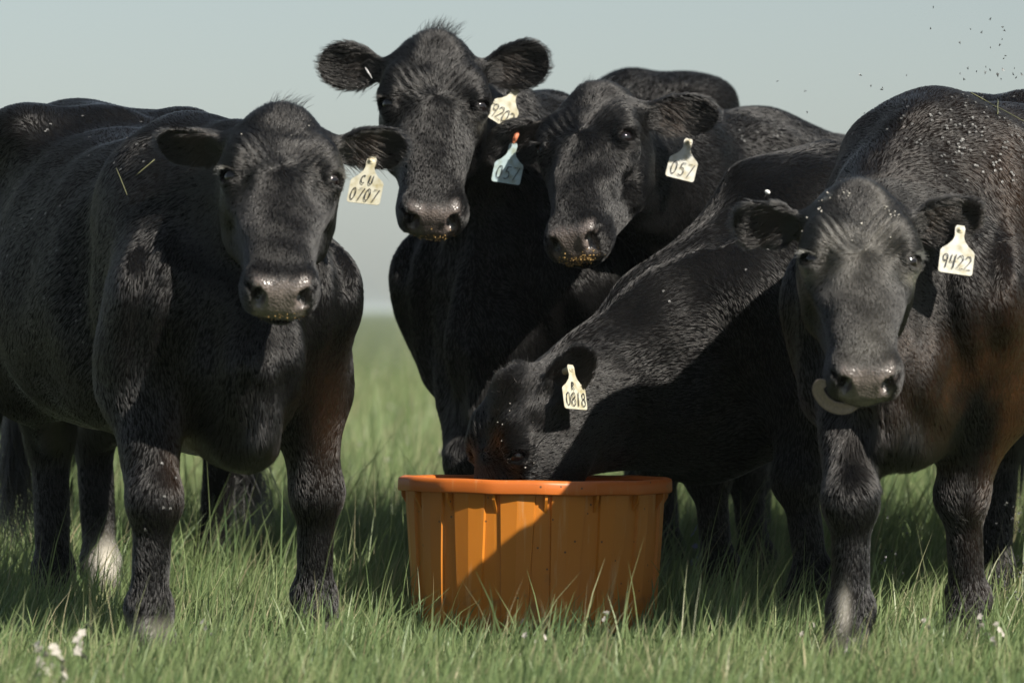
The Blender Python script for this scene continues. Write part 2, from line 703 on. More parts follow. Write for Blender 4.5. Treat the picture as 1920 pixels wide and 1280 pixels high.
    for sd, key in ((-1, 'hr'), (1, 'hl')):
        f = loc((*spec[key], 0)) if key in spec else np.array([-1.36 * s, sd * 0.18 * s, 0])
        f = np.array([f[0], f[1], 0.0])
        hp = np.array([-1.20 * s, sd * 0.19 * s, 0.92 * s])
        sf = np.array([-1.06 * s, sd * 0.235 * s, 0.66 * s]) * 0.75 + np.array([f[0] + 0.3 * s, f[1], 0.66 * s]) * 0.25
        hk = np.array([f[0] - 0.075 * s, f[1] * 0.96, 0.48 * s])
        ft = np.array([f[0] - 0.02 * s, f[1], 0.12 * s])
        hf = np.array([f[0] + 0.03 * s, f[1], 0.035 * s])
        S.add(f_cone(hp, sf, 0.19 * s, 0.135 * s), 0.09, (-0.3, 0, -0.95))
        S.add(f_econe(sf, hk, 0.105 * s, 0.13 * s, 0.045 * s, 0.068 * s, (0, 1, 0)), 0.06, (-0.3, 0, -0.95))
        S.add(f_econe(hp + (-0.17 * s, 0, -0.1 * s), hk, 0.10 * s, 0.11 * s, 0.035 * s, 0.045 * s, (0, 1, 0)), 0.07, (-0.1, 0, -1))
        S.add(f_ell(hk, (0.066 * s, 0.05 * s, 0.075 * s)), 0.03, down)
        S.add(f_cone(hk, ft, 0.050 * s, 0.044 * s), 0.03, down)
        S.add(f_ell(ft, (0.052 * s, 0.052 * s, 0.046 * s)), 0.03, down)
        S.add(f_cone(ft, hf, 0.046 * s, 0.05 * s), 0.03, down)
        S.add(f_econe(hf + (-0.01, 0, 0.01), hf + (0.012, 0, -0.03), 0.050 * s, 0.052 * s, 0.058 * s, 0.066 * s, (0, 1, 0)), 0.012, None)
        feet.append(hf)

    # tail
    tz = topz(-1.5)
    tl = spec.get('tail', (0.0, 0.0))
    tp = [(-1.52, 0, tz / s - 0.03), (-1.62, 0, tz / s - 0.06), (-1.675, tl[0] * 0.2, tz / s - 0.22), (-1.67, tl[0] * 0.6, 0.80), (-1.66, tl[0], 0.52)]
    rr = [0.045, 0.036, 0.028, 0.022, 0.017]
    for i in range(4):
        S.add(f_cone(np.array(tp[i]) * s, np.array(tp[i + 1]) * s, rr[i] * s, rr[i + 1] * s), 0.03, (0, 0, -1))
    c.tail_tip = np.array(tp[-1]) * s

    # head frame (world vectors -> cow-local)
    hs = spec.get('head_scale', 1.0)
    P = loc(spec['poll'])
    fx = lvec(spec['nose'])
    fz = lvec(spec['dorsal'])
    fz = norm(fz - fx * (fz @ fx))
    fy = np.cross(fz, fx)
    R = np.stack([fx, fy, fz], 1)
    P = P - R @ np.array([-0.01, 0, 0.01]) * hs
    c.R, c.P, c.hs = R, P, hs

    def h2l(v):
        return R @ (np.asarray(v, float) * hs) + P

    def hq(V):
        return ((V - P) @ R) / hs

    def head_flow(V):
        q = hq(V) - WHORL
        q[:, 0] = np.where(q[:, 0] > 0, q[:, 0] * 1.5, q[:, 0])
        q[:, 2] = np.minimum(q[:, 2], 0) * 0.6
        o = q @ R.T
        return o / (np.linalg.norm(o, axis=1)[:, None] + 1e-6)
    c.hq = hq

    # neck
    side = lvec(spec.get('neck_side', B @ np.array([0, 1, 0])))
    n0 = h2l((0.085, 0, -0.085))
    n3 = np.array([-0.10 * s, 0, topz(-0.1) - 0.29 * s])
    nmid = (n0 + n3) / 2 + np.asarray(spec.get('neck_bow', (0, 0, 0)), float)
    nflow = norm(n3 - n0) + np.array([0, 0, -0.35])
    w = spec.get('neck_w', 1.0)
    side_h = R[:, 1]
    S.add(f_econe(n0, nmid, 0.105 * hs, 0.125 * hs, 0.135 * s * w, 0.19 * s, side_h * 0.6 + side * 0.4), 0.06, nflow)
    S.add(f_econe(nmid, n3, 0.135 * s * w, 0.19 * s, 0.19 * s * w, 0.27 * s, side), 0.09, nflow)
    # throat and dewlap
    d0 = h2l((0.17, 0, -0.17))
    d1 = nmid + np.array([0.03 * s, 0, -0.19 * s])
    d2 = np.array([0.24 * s, 0, 0.66 * s])
    S.add(f_cone(d0, d1, 0.060 * hs, 0.058 * s), 0.07, nflow)
    S.add(f_cone(d1, d2, 0.058 * s, 0.085 * s), 0.09, (-0.2, 0, -1))

    # head
    hd = lambda prim: moved(prim, R, P, hs)
    S.add(hd(f_loft(HEAD, 2.5)), 0.04, head_flow)
    S.add(hd(f_ell((0.012, 0, -0.004), (0.05, 0.06, 0.045))), 0.06, head_flow)                   # poll
    for sd in (-1, 1):
        S.add(hd(f_ell((0.150, sd * 0.096, 0.030), (0.060, 0.040, 0.036))), 0.05, head_flow)   # brow
        S.add(hd(f_ell((0.197, sd * 0.104, 0.014), (0.048, 0.036, 0.040))), 0.03, head_flow)    # orbit
        S.add(hd(f_ell((0.20, sd * 0.094, -0.115), (0.10, 0.036, 0.085))), 0.05, head_flow)     # cheek muscle
        S.add(hd(f_cone((0.25, sd * 0.098, -0.02), (0.345, sd * 0.078, -0.035), 0.022, 0.014)), 0.03, head_flow)  # facial crest
        S.cut(hd(f_ell((0.285, sd * 0.104, 0.068), (0.070, 0.032, 0.030))), 0.045)               # hollow beside the nose bridge
        S.cut(hd(f_ell((0.36, sd * 0.126, -0.075), (0.08, 0.026, 0.045))), 0.05)
    S.add(hd(f_econe((0.22, 0, 0.032), (0.43, 0, 0.012), 0.062, 0.036, 0.048, 0.030, (0, 1, 0))), 0.035, head_flow)   # nose bridge
    # muzzle
    S.add(hd(f_ell((0.492, 0, -0.022), (0.052, 0.080, 0.054))), 0.035, head_flow)
    for sd in (-1, 1):
        S.add(hd(f_ell((0.500, sd * 0.049, -0.004), (0.046, 0.032, 0.033))), 0.022, head_flow)   # nostril wing
        S.add(hd(f_ell((0.478, sd * 0.061, -0.056), (0.054, 0.030, 0.034))), 0.03, head_flow)    # upper lip
    S.add(hd(f_ell((0.485, 0, -0.108), (0.050, 0.056, 0.028))), 0.018, head_flow)                 # chin
    # mouth line
    S.cut(hd(f_ell((0.525, 0, -0.090), (0.075, 0.082, 0.0075))), 0.012)
    for sd in (-1, 1):
        S.cut(hd(f_cone((0.52, sd * 0.065, -0.086), (0.40, sd * 0.092, -0.078), 0.008, 0.005)), 0.012)
        # nostrils: a comma that opens sideways
        rot = np.array(Matrix.Rotation(sd * 0.55, 3, 'Z') @ Matrix.Rotation(0.25, 3, 'Y'))
        S.cut(hd(f_ell((0.538, sd * 0.054, -0.010), (0.034, 0.0165, 0.025), rot)), 0.010)
        S.cut(hd(f_cone((0.528, sd * 0.062, 0.006), (0.50, sd * 0.080, 0.004), 0.008, 0.004)), 0.010)
        # eye socket and lids: long axis runs from the nose-side corner out to the side
        ec = np.array([0.200, sd * 0.112, 0.022])
        eo_ = norm([0.10, sd * 0.76, 0.64])
        el_ = norm([-0.30, sd * 0.62, -0.72])
        el_ = norm(el_ - eo_ * (el_ @ eo_))
        es_ = np.cross(eo_, el_)
        es_ = es_ if es_[0] < 0 else -es_                       # toward the poll: upper lid
        S.add(hd(f_ell(ec, (0.030, 0.030, 0.030))), 0.014, head_flow)
        S.cut(hd(f_ell(ec + eo_ * 0.026, (0.0270, 0.0185, 0.019), np.stack([el_, es_, eo_], 1))), 0.005)
        up = [ec + el_ * a_ * 0.0285 + es_ * (0.0215 - 0.013 * a_ * a_) + eo_ * (0.0255 - 0.007 * a_ * a_) for a_ in (-1.15, -0.6, 0.0, 0.6, 1.15)]
        lo_ = [ec + el_ * a_ * 0.0275 - es_ * (0.0205 - 0.014 * a_ * a_) + eo_ * (0.0235 - 0.007 * a_ * a_) for a_ in (-1.15, -0.6, 0.0, 0.6, 1.15)]
        for i_ in range(4):
            S.add(hd(f_cone(up[i_], up[i_ + 1], 0.0062, 0.0062)), 0.007, head_flow)
            S.add(hd(f_cone(lo_[i_], lo_[i_ + 1], 0.0048, 0.0048)), 0.007, head_flow)
        S.add(hd(f_cone(ec + es_ * 0.034 - el_ * 0.02 + eo_ * 0.012, ec + es_ * 0.030 + el_ * 0.028 + eo_ * 0.012, 0.010, 0.010)), 0.025, head_flow)
        c_eye = getattr(c, 'eyes', [])
        c.eyes = c_eye + [(ec, eo_, el_, es_)]

    # ears
    c.ears = []
    for i, sd in enumerate((-1, 1)):
        e = spec['ears'][i]
        base = h2l((0.062, sd * 0.112, -0.030))
        eu = lvec(e['dir'])
        ew = lvec(e['face'])
        ew = norm(ew - eu * (ew @ eu))
        ev = np.cross(ew, eu)
        ER = np.stack([eu, ev, ew], 1)
        Ls = e.get('len', 0.183) * hs
        hw = e.get('w', 0.068) * hs
        tx, tw = pchip_table([0, 0.12, 0.35, 0.6, 0.8, 0.93, 1.0], [0.42, 0.62, 0.93, 1.0, 0.86, 0.52, 0.06])

        def ear(x, y, z, Ls=Ls, hw=hw, tx=tx, tw=tw):
            u = x / Ls
            w_ = np.interp(u, tx, tw) * hw
            q = y / np.maximum(w_, 0.004)
            mid = 0.034 * hs * np.interp(u, [0, 0.2, 0.7, 1.0], [0.9, 1.0, 0.7, 0.25]) * (np.clip(q, -1.2, 1.2)**2 - 0.8)
            th = (0.0085 - 0.0025 * np.clip(u, 0, 1)) * hs
            dw = np.abs(z - mid) * 0.8 - th
            do = (np.abs(q) - 1) * w_ * 0.8
            du = np.maximum(-x, x - Ls)
            return smax(smax(dw, do, 0.012), du, 0.012)
        prim = (ear, np.array([0, -hw, -0.05]), np.array([Ls, hw, 0.05]))
        pos = base + eu * 0.028 * hs
        S.add(f_cone(base - eu * 0.02, base + eu * 0.045 * hs - ew * 0.012, 0.040 * hs, 0.028 * hs), 0.03, eu)
        S.add(moved(prim, ER, pos), 0.014, eu)
        S.cut(f_ell(base + eu * 0.075 * hs + ew * 0.022 * hs, (0.05 * hs, 0.026 * hs, 0.022 * hs), ER), 0.015)
        c.ears.append((pos, ER, Ls, hw))

    for pa, pb, ra, rb in spec.get('extra', []):
        S.add(f_cone(loc(pa), loc(pb), ra, rb), 0.08, nflow)
    # flat soles
    S.cut((lambda x, y, z: z + 0 * x + 0 * y, np.array([-3, -2, -0.3]), np.array([2, 2, 0.0])), 0.004)

    zlo = np.array([h2l(p) for p in ((-0.05, -0.15, -0.1), (0.56, 0.12, 0.08), (0.1, 0.15, 0.08), (0.3, 0, -0.2), (-0.05, 0.15, 0.1))] + [e[0] + e[1][:, 0] * e[2] for e in c.ears])
    lo = np.minimum(np.array([-1.80 * s, -0.56 * s, -0.06]), zlo.min(0) - 0.12)
    hi = np.maximum(np.array([0.50 * s, 0.56 * s, 1.46 * s]), zlo.max(0) + 0.12)
    V, Q = S.mesh(lo, hi, spec.get('coarse', 0.016), [(zlo.min(0) - 0.02, zlo.max(0) + 0.02)], spec.get('fine', 0.0062))
    V = relax(V, Q, 2)
    N, _ = vert_normals(V, Q)
    # muscle relief and skin folds
    q = hq(V)
    headw = np.clip(1 - (np.maximum(np.abs(q[:, 0] - 0.25) - 0.32, 0) + np.maximum(np.abs(q[:, 1]) - 0.17, 0) + np.maximum(np.abs(q[:, 2] + 0.08) - 0.17, 0)) / 0.08, 0, 1)
    bodyw = 1 - headw
    legw = np.clip((V[:, 2] - 0.35) / 0.3, 0, 1)
    disp = bodyw * legw * (0.0075 * NZ[0](V, 2.6) + 0.0014 * NZ[1](V, 6.5))
    chest = np.clip((V[:, 0] - 0.10 * s) / 0.10, 0, 1) * np.clip((V[:, 2] - 0.45 * s) / 0.1, 0, 1) * np.clip((1.15 * s - V[:, 2]) / 0.2, 0, 1) * np.clip(bodyw * 1.5 - 0.5, 0, 1)
    disp = disp + chest * 0.0065 * np.sin(V[:, 1] * 6.283 / 0.085 + 1.3 * NZ[6](V, 1.6) + 2.0 * V[:, 2] / 0.2 * np.sign(V[:, 1]))
    # brow wrinkles
    fw = np.exp(-((q[:, 0] - 0.135) / 0.06)**2 - ((np.abs(q[:, 1]) - 0.06) / 0.045)**2) * np.clip((q[:, 2] - 0.0) / 0.04, 0, 1)
    disp = disp + fw * 0.0034 * np.sin((q[:, 0] * 0.8 + (np.abs(q[:, 1]) - 0.05) * 1.1) * 6.283 / 0.024 + 2 * NZ[3](q, 4))
    disp = disp + headw * 0.0016 * NZ[2](V, 11)
    V = V + N * disp[:, None]
    N, FA = vert_normals(V, Q)

    # masks
    nq = q
    lz = nq[:, 2]
    pad = np.clip((nq[:, 0] - 0.494 + 0.006 * NZ[4](q, 9.0) + 0.25 * np.clip(np.abs(nq[:, 1]) - 0.03, 0, 1) + 0.35 * np.clip(-lz - 0.055, 0, 1)) / 0.022, 0, 1)
    pad *= np.clip((0.076 - np.abs(nq[:, 1])) / 0.014, 0, 1) * np.clip((lz + 0.082) / 0.010, 0, 1) * np.clip((0.04 - lz) / 0.01, 0, 1) * (nq[:, 0] < 0.62)
    pit = np.zeros(len(V))
    for sd in (-1, 1):
        d = np.sqrt(((nq[:, 0] - 0.530) / 0.030)**2 + ((nq[:, 1] - sd * 0.054) / 0.019)**2 + ((lz + 0.010) / 0.026)**2)
        pit = np.maximum(pit, np.clip((1.0 - d) / 0.2, 0, 1))
    hoof = np.zeros(len(V))
    for hf in feet:
        hoof = np.maximum(hoof, np.clip((0.062 * s - V[:, 2]) / 0.008, 0, 1))
    c.brown = np.zeros(len(V))
    c.white = np.zeros(len(V))
    W = c.to_world(V)
    if 'masks' in spec:
        spec['masks'](c, V, W, q)
    flow = S.flow(V)

    root = empty('cow', org, math.atan2(h2[1], h2[0]))
    tag(root, spec['label'], 'cow', 'black cattle gathered at the tub')
    body = mesh_obj('body', V, Q, M_SKIN, root)
    body.data.materials.append(M_HOOF)
    mi = (hoof[Q].mean(1) > 0.5).astype(np.int32)
    body.data.polygons.foreach_set('material_index', mi)
    for an, av in (('nose', pad), ('pit', pit), ('brown', c.brown), ('white', c.white)):
        a = body.data.attributes.new(an, 'FLOAT', 'POINT')
        a.data.foreach_set('value', av.astype(np.float32))

    # eyes
    for sd, (ec, eo_, el_, es_) in zip((-1, 1), c.eyes):
        bm = bmesh.new()
        bmesh.ops.create_uvsphere(bm, u_segments=20, v_segments=14, radius=0.0245 * hs)
        me = bpy.data.meshes.new('eye')
        bm.to_mesh(me)
        bm.free()
        for p in me.polygons:
            p.use_smooth = True
        me.materials.append(M_EYE)
        eo = bpy.data.objects.new('eye', me)
        eo.location = h2l(ec + eo_ * 0.0045)
        link(eo, root)

    c.root, c.body, c.V, c.Q, c.N, c.W, c.q = root, body, V, Q, N, W, q
    c.Wn = N @ B.T
    c.B, c.org = B, org
    c.bvh = BVHTree.FromPolygons([tuple(v) for v in W], [tuple(f) for f in Q.tolist()])
    c.scale = s
    c.h2l = h2l

    # ---------------------------------------------------------------- coat
    view = norm(np.array([0, 0, CAMH]) - W.mean(0))
    facing = c.Wn @ view
    dens = np.where(facing > -0.3, 1.0, 0.12)
    bare = np.clip(pad + pit, 0, 1) + hoof
    # keep the eye opening clear
    for ec, eo_, el_, es_ in c.eyes:
        r = q - (ec + eo_ * 0.02)
        dd = ((r @ el_) / 0.029)**2 + ((r @ es_) / 0.022)**2 + ((r @ eo_) / 0.03)**2
        bare = np.maximum(bare, (dd < 1).astype(float))
    dens *= np.clip(1 - bare, 0, 1)
    earw = np.zeros(len(V))
    for pos, ER, Ls, hw in c.ears:
        r = (V - pos) @ ER
        m = (r[:, 0] > -0.01) & (r[:, 0] < Ls + 0.02) & (np.abs(r[:, 1]) < hw + 0.02) & (np.abs(r[:, 2]) < 0.06)
        earw[m] = np.clip((r[m, 0] + 0.01) / 0.03, 0, 1)
    dens *= 1 + 3.2 * headw + 1.2 * earw
    length = 0.0125 + 0.002 * bodyw + 0.006 * earw
    length += 0.016 * np.clip((0.62 * s - V[:, 2]) / 0.1, 0, 1) * (V[:, 2] > 0.40 * s) * (np.abs(V[:, 1]) < 0.12 * s)   # belly and brisket fringe
    face = headw * (1 - earw)
    length *= 1 - 0.30 * face * np.clip((q[:, 0] - 0.2) / 0.2, 0, 1)
    pollw = np.exp(-((q[:, 0] + 0.0) / 0.055)**2 - (q[:, 1] / 0.075)**2) * np.clip((q[:, 2] + 0.08) / 0.05, 0, 1) * (q[:, 2] < 0.2)
    length += spec.get('tuft', 0.008) * pollw
    lift = 0.17 + 0.22 * earw + 0.35 * pollw - 0.025 * bodyw
    n_hair = spec.get('hairs', 60000)
    tri = np.concatenate([Q[:, [0, 1, 2]], Q[:, [0, 2, 3]]])
    ar = np.linalg.norm(np.cross(V[tri[:, 1]] - V[tri[:, 0]], V[tri[:, 2]] - V[tri[:, 0]]), axis=1)
    pr = ar * dens[tri].mean(1)
    rng = np.random.default_rng(spec.get('seed', 1))
    ti = np.searchsorted(np.cumsum(pr) / pr.sum(), rng.random(n_hair))
    ti = np.clip(ti, 0, len(tri) - 1)
    u, v = rng.random(n_hair), rng.random(n_hair)
    fl = u + v > 1
    u[fl], v[fl] = 1 - u[fl], 1 - v[fl]
    bw = np.stack([1 - u - v, u, v], 1)
    T = tri[ti]
    mixv = lambda A: (A[T] * (bw[..., None] if A.ndim == 2 else bw)).sum(1)
    hp, hn, hf_ = mixv(V), mixv(N), mixv(flow)
    hn /= np.linalg.norm(hn, axis=1)[:, None]
    # licks: low- and mid-frequency swirls in the lie of the coat
    sw = np.stack([NZ[4](hp, 4.0), NZ[5](hp, 4.0), NZ[6](hp, 4.0)], 1) * 0.22 + np.stack([NZ[7](hp, 17.0), NZ[8](hp, 17.0), NZ[9](hp, 17.0)], 1) * 0.055
    hf_ = hf_ + sw + rng.normal(size=hf_.shape) * 0.085
    hf_ -= hn * (hf_ * hn).sum(1)[:, None]
    hf_ /= np.linalg.norm(hf_, axis=1)[:, None] + 1e-9
    ln = mixv(length) * rng.uniform(0.75, 1.2, n_hair)
    lf = mixv(lift) * rng.uniform(0.75, 1.25, n_hair)
    K = 4
    t = np.linspace(0, 1, K)[None, :, None]
    rise = (lf * ln)[:, None, None] * (t * (1.55 - 0.75 * t))
    pts = hp[:, None, :] + hn[:, None, :] * (rise - 0.0003) + hf_[:, None, :] * (ln[:, None, None] * t * np.sqrt(np.clip(1 - (lf**2)[:, None, None] * 0.5, 0.3, 1)))
    wd = rng.uniform(0.0004, 0.0008, n_hair)
    rad = wd[:, None] * np.array([1.0, 0.85, 0.6, 0.12])[None, :]
    hair_obj('coat', pts, rad, M_HAIR, root, {'brown': mixv(c.brown), 'white': mixv(c.white)})

    # tail switch
    if spec.get('switch', True):
        n = 420
        b0 = c.tail_tip + rng.normal(size=(n, 3)) * 0.010
        K = 7
        t = np.linspace(0, 1, K)
        L = rng.uniform(0.16, 0.36, n)
        dr = rng.normal(size=(n, 3)) * np.array([0.14, 0.14, 0.05]) + np.array([0, 0, -1])
        pp = b0[:, None, :] + dr[:, None, :] * (L[:, None] * t)[..., None]
        pp += 0.022 * np.sin(t[None, :, None] * rng.uniform(4, 9, (n, 1, 1)) + rng.uniform(0, 6, (n, 1, 3))) * t[None, :, None]
        rad = np.repeat(np.array([[1, 1, 1, 0.9, 0.8, 0.6, 0.2]]) * 0.0012, n, 0)
        z = np.zeros(n)
        hair_obj('tail_switch', pp, rad, M_HAIR, root, {'brown': z, 'white': z})
    print('cow', spec['name'], 'verts', len(V), 'hairs', n_hair, 't', round(time.time() - T0, 1))
    return c


def xy(px, d):
    return ((px - 960.0) / FPX * d, d)


def blob(W, p, r):
    return np.exp(-(((W - np.asarray(p)) / np.asarray(r))**2).sum(1))


def masks_a(c, V, W, q):
    c.white += 1.3 * blob(W, (xy(203, 12.75)[0], 12.68, 0.135), (0.045, 0.12, 0.055))
    c.white += 0.16 * np.clip((0.105 - V[:, 2]) / 0.03, 0, 1) * (np.linalg.norm(V[:, :2] - c.to_local((*xy(280, 11.0), 0))[:2], axis=1) < 0.15)
    c.brown += 0.33 * blob(W, at(615, 760, 11.35), (0.05, 0.2, 0.14)) + 0.30 * blob(W, at(340, 850, 11.1), (0.03, 0.2, 0.10))
    c.white += 0.5 * blob(q, (0.16, 0.125, 0.03), (0.02, 0.02, 0.02))
    c.white[:] = np.clip(c.white, 0, 1)


def masks_e(c, V, W, q):
    n = np.clip(0.5 + 0.45 * NZ[3](W, 3.5) + 0.12 * NZ[8](W, 14.0), 0, 1)
    c.brown += 1.0 * blob(W, at(1790, 730, 11.2), (0.17, 0.4, 0.12)) * n
    c.brown += 0.9 * blob(W, at(1905, 760, 11.4), (0.10, 0.5, 0.34)) * n
    c.brown += 0.28 * blob(W, at(1850, 380, 11.8), (0.14, 0.6, 0.18)) * n
    c.brown += 0.55 * blob(W, at(1885, 930, 11.35), (0.03, 0.25, 0.18))
    c.brown += 0.05 * np.clip(V[:, 2] - 0.5, 0, 1) * (q[:, 0] < -0.1)
    c.white += 0.45 * blob(q, (0.230, 0.118, 0.01), (0.022, 0.03, 0.02)) + 0.2 * blob(q, (0.230, -0.118, 0.01), (0.02, 0.03, 0.018))
    c.white += 0.45 * blob(W, at(1583, 1140, 10.9), (0.013, 0.10, 0.045))
    c.white += 0.045 * np.clip(0.7 + 0.6 * NZ[7](q, 5.0), 0, 2) * np.clip((0.56 - q[:, 0]) / 0.1, 0, 1) * np.exp(-((q[:, 1]) / 0.12)**2) * (q[:, 0] > -0.06) * np.clip((q[:, 2] + 0.03) / 0.05, 0, 1) * (q[:, 2] < 0.12)
    spk = np.clip(NZ[5](q, 14.0) - 1.45, 0, 1) * blob(q, (0.04, 0, 0.04), (0.07, 0.1, 0.08)) * 1.6
    c.white += spk
    c.brown[:] = np.clip(c.brown, 0, 1)
    c.white[:] = np.clip(c.white, 0, 1)


def masks_b(c, V, W, q):
    c.white += 0.25 * blob(q, (0.235, 0.12, 0.005), (0.02, 0.03, 0.012))


DOWN = np.array([0, 0, -1.0])
SPECS = {}
SPECS['A'] = dict(
    name='A', label='black cow with the CU 0707 tag, standing left of the orange tub', seed=1,
    origin=(-0.68, 11.25), heading=(0.34, -0.94),
    fr=xy(282, 11.0), fl=xy(592, 11.45), hr=xy(104, 12.5), hl=xy(192, 12.8),
    poll=at(527, 218, 10.95), nose=(0.03, -0.60, -0.80), dorsal=(0.10, -0.79, 0.60), head_scale=0.925,
    ears=[dict(dir=(-1, 0.30, 0.02), face=(0.1, -0.75, -0.65)), dict(dir=(1, 0.10, 0.06), face=(-0.1, -0.8, -0.6))],
    tail=(-0.085, 0), hairs=270000, masks=masks_a, brisket=(0.22, 0.50, 0.12), girth=0.86, shoulder=0.84,
    lift=([-1.7, -1.0, -0.3, 0.3], [0.03, 0.0, -0.06, -0.07]))
SPECS['B'] = dict(
    name='B', label='tall black cow with the 9203 tag, head held highest, behind the tub', seed=2, scale=1.06,
    origin=(0.03, 13.25), heading=(-0.36, -0.933),
    fr=xy(880, 13.0), fl=xy(1040, 13.3),
    poll=at(815, 78, 12.85), nose=(0.0, -0.47, -0.88), dorsal=(0.06, -0.88, 0.47), head_scale=0.99, girth=0.86, shoulder=0.86,
    ears=[dict(dir=(-1, 0.15, 0.12), face=(0.15, -0.9, -0.25)), dict(dir=(1, 0.15, 0.20), face=(-0.2, -0.85, -0.45))],
    lift=([-1.7, -1.45, -1.15, -0.6, -0.2, 0.3], [-0.12, -0.04, 0.105, -0.02, 0.0, 0.0]), hook=0.13, rear=-0.30,
    hairs=175000, tuft=0.014, masks=masks_b)
SPECS['C'] = dict(
    name='C', label='black cow with 057 tags in both ears, muzzle crusted with feed', seed=3,
    origin=(0.56, 13.45), heading=(-0.75, -0.66),
    poll=at(1118, 174, 12.75), nose=(-0.14, -0.64, -0.76), dorsal=(-0.36, -0.68, 0.62), head_scale=0.95,
    ears=[dict(dir=(-1, 0.25, -0.36), face=(-0.05, -0.85, -0.5)), dict(dir=(1, 0.15, 0.0), face=(-0.15, -0.9, -0.35), len=0.215)],
    hairs=175000, lift=([-1.7, 0.3], [0.04, 0.04]))
SPECS['D'] = dict(
    name='D', label='black cow with the R 0818 tag, head down inside the orange tub', seed=4,
    origin=(0.66, 12.6), heading=(-0.97, -0.24),
    fr=xy(1338, 12.8), fl=xy(1515, 12.35),
    poll=at(962, 712, 12.10), nose=(-0.14, -0.04, -0.98), dorsal=(-0.86, -0.48, 0.12), head_scale=0.90,
    ears=[dict(dir=(0.35, 0.85, 0.40), face=(-0.7, -0.2, -0.3)), dict(dir=(0.62, -0.10, 0.76), face=(-0.40, -0.90, 0.0), w=0.060, len=0.195)],
    lift=([-1.7, -0.5, 0.0, 0.3], [0.0, -0.05, -0.10, -0.14]), sag=([-0.5, 0.0, 0.3], [0.0, -0.06, -0.10]),
    extra=[(at(1065, 785, 12.2), at(1330, 775, 12.5), 0.115, 0.155)],
    brisket=(0.20, 0.42, 0.12), hairs=175000)
SPECS['E'] = dict(
    name='E', label='brown-tinged black cow with the 9422 tag, licking her lip, right of the tub', seed=5,
    origin=(0.965, 11.25), heading=(-0.34, -0.94),
    fr=xy(1592, 10.95), fl=xy(1812, 11.35),
    poll=at(1606, 362, 10.85), nose=(0.01, -0.52, -0.85), dorsal=(0.05, -0.85, 0.52), head_scale=0.905, girth=0.86, shoulder=0.80,
    ears=[dict(dir=(-1, 0.20, 0.02), face=(0.1, -0.9, -0.4)), dict(dir=(1, 0.20, 0.16), face=(-0.1, -0.85, -0.5))],
    hairs=270000, masks=masks_e, lift=([-1.7, -0.7, -0.2, 0.3], [0.03, 0.045, 0.0, -0.03]))
SPECS['F'] = dict(
    name='F', label='black cow seen only in slivers behind the cow with the CU 0707 tag', seed=6,
    origin=(-1.55, 14.95), heading=(-0.5, 0.86),
    hr=xy(392, 13.55), hl=xy(262, 13.8),
    poll=(-1.9, 15.5, 1.3), nose=(-0.4, 0.7, -0.6), dorsal=(-0.3, 0.5, 0.8),
    ears=[dict(dir=(0.85, 0.5, 0.1), face=(-0.3, 0.6, -0.4)), dict(dir=(-0.85, -0.5, 0.1), face=(-0.3, 0.6, -0.4))],
    scale=0.96, hairs=25000, coarse=0.022, fine=0.011)

COWS = {k: build_cow(v) for k, v in SPECS.items()}
# ------------------------------------------------------------------ eyelashes, tongue, crumbs
def lashes(c, pale):
    rng = np.random.default_rng(31)
    for ec, eo_, el_, es_ in c.eyes:
        n = 46
        a = rng.uniform(-1, 1, n)
        base = ec + el_ * (0.025 * a)[:, None] + es_ * (0.0150 - 0.009 * a * a)[:, None] + eo_ * (0.030 - 0.007 * a * a)[:, None]
        d = el_ * (0.5 * a + 0.25)[:, None] + eo_ * 0.9 + es_ * (0.1 + rng.normal(size=n) * 0.2)[:, None]
        d /= np.linalg.norm(d, axis=1)[:, None]
        L = rng.uniform(0.016, 0.030, n)
        t = np.linspace(0, 1, 4)
        p = base[:, None, :] + d[:, None, :] * (L[:, None] * t)[..., None]
        p[..., 0] += 0.006 * (t**2)[None, :]
        p = (p * c.hs) @ c.R.T + c.P
        rad = np.repeat(np.array([[0.0005, 0.00045, 0.0003, 0.0001]]), n, 0)
        hair_obj('eyelashes', p, rad, M_HAIR, c.root, {'brown': np.zeros(n), 'white': np.full(n, pale)})


for k, pale in (('A', 0.25), ('B', 0.0), ('C', 0.0), ('D', 0.0), ('E', 0.75)):
    lashes(COWS[k], pale)

# long stray hairs on crown and withers
def strays(c, centre_q, n, ln, spread, seed, wind=(0.5, 0.1, 0.9)):
    rng = np.random.default_rng(seed)
    w = np.exp(-(((c.q - np.asarray(centre_q)) / spread)**2).sum(1)) if len(centre_q) == 3 else None
    i = rng.choice(len(c.V), n, p=w / w.sum())
    t = np.linspace(0, 1, 6)
    d = c.N[i] + (np.asarray(wind) @ c.B) * 0.9 + rng.normal(size=(n, 3)) * 0.35
    d /= np.linalg.norm(d, axis=1)[:, None]
    L = rng.uniform(0.4, 1.0, n) * ln
    p = c.V[i][:, None, :] + d[:, None, :] * (L[:, None] * t)[..., None]
    bend = rng.normal(size=(n, 3)) * 0.3 + (np.array([0.9, 0, -0.5]) @ c.B)
    p += bend[:, None, :] * (L[:, None] * 0.35 * t**2)[..., None]
    rad = np.repeat(np.array([[1, 1, 0.9, 0.75, 0.5, 0.1]]) * 0.00042, n, 0)
    hair_obj('forelock', p, rad, M_HAIR, c.root, {'brown': np.zeros(n), 'white': np.zeros(n)})


strays(COWS['A'], (-0.02, 0.0, 0.0), 70, 0.050, 0.030, 1)
strays(COWS['B'], (-0.02, 0.01, 0.0), 170, 0.060, 0.030, 2, (0.2, 0, 1))
strays(COWS['C'], (-0.02, 0.0, 0.0), 60, 0.035, 0.05, 3)
strays(COWS['E'], (-0.02, 0.0, 0.0), 60, 0.035, 0.05, 5)
strays(COWS['D'], (-0.02, 0.0, 0.0), 200, 0.035, 0.04, 6, (-0.8, 0, 0.5))

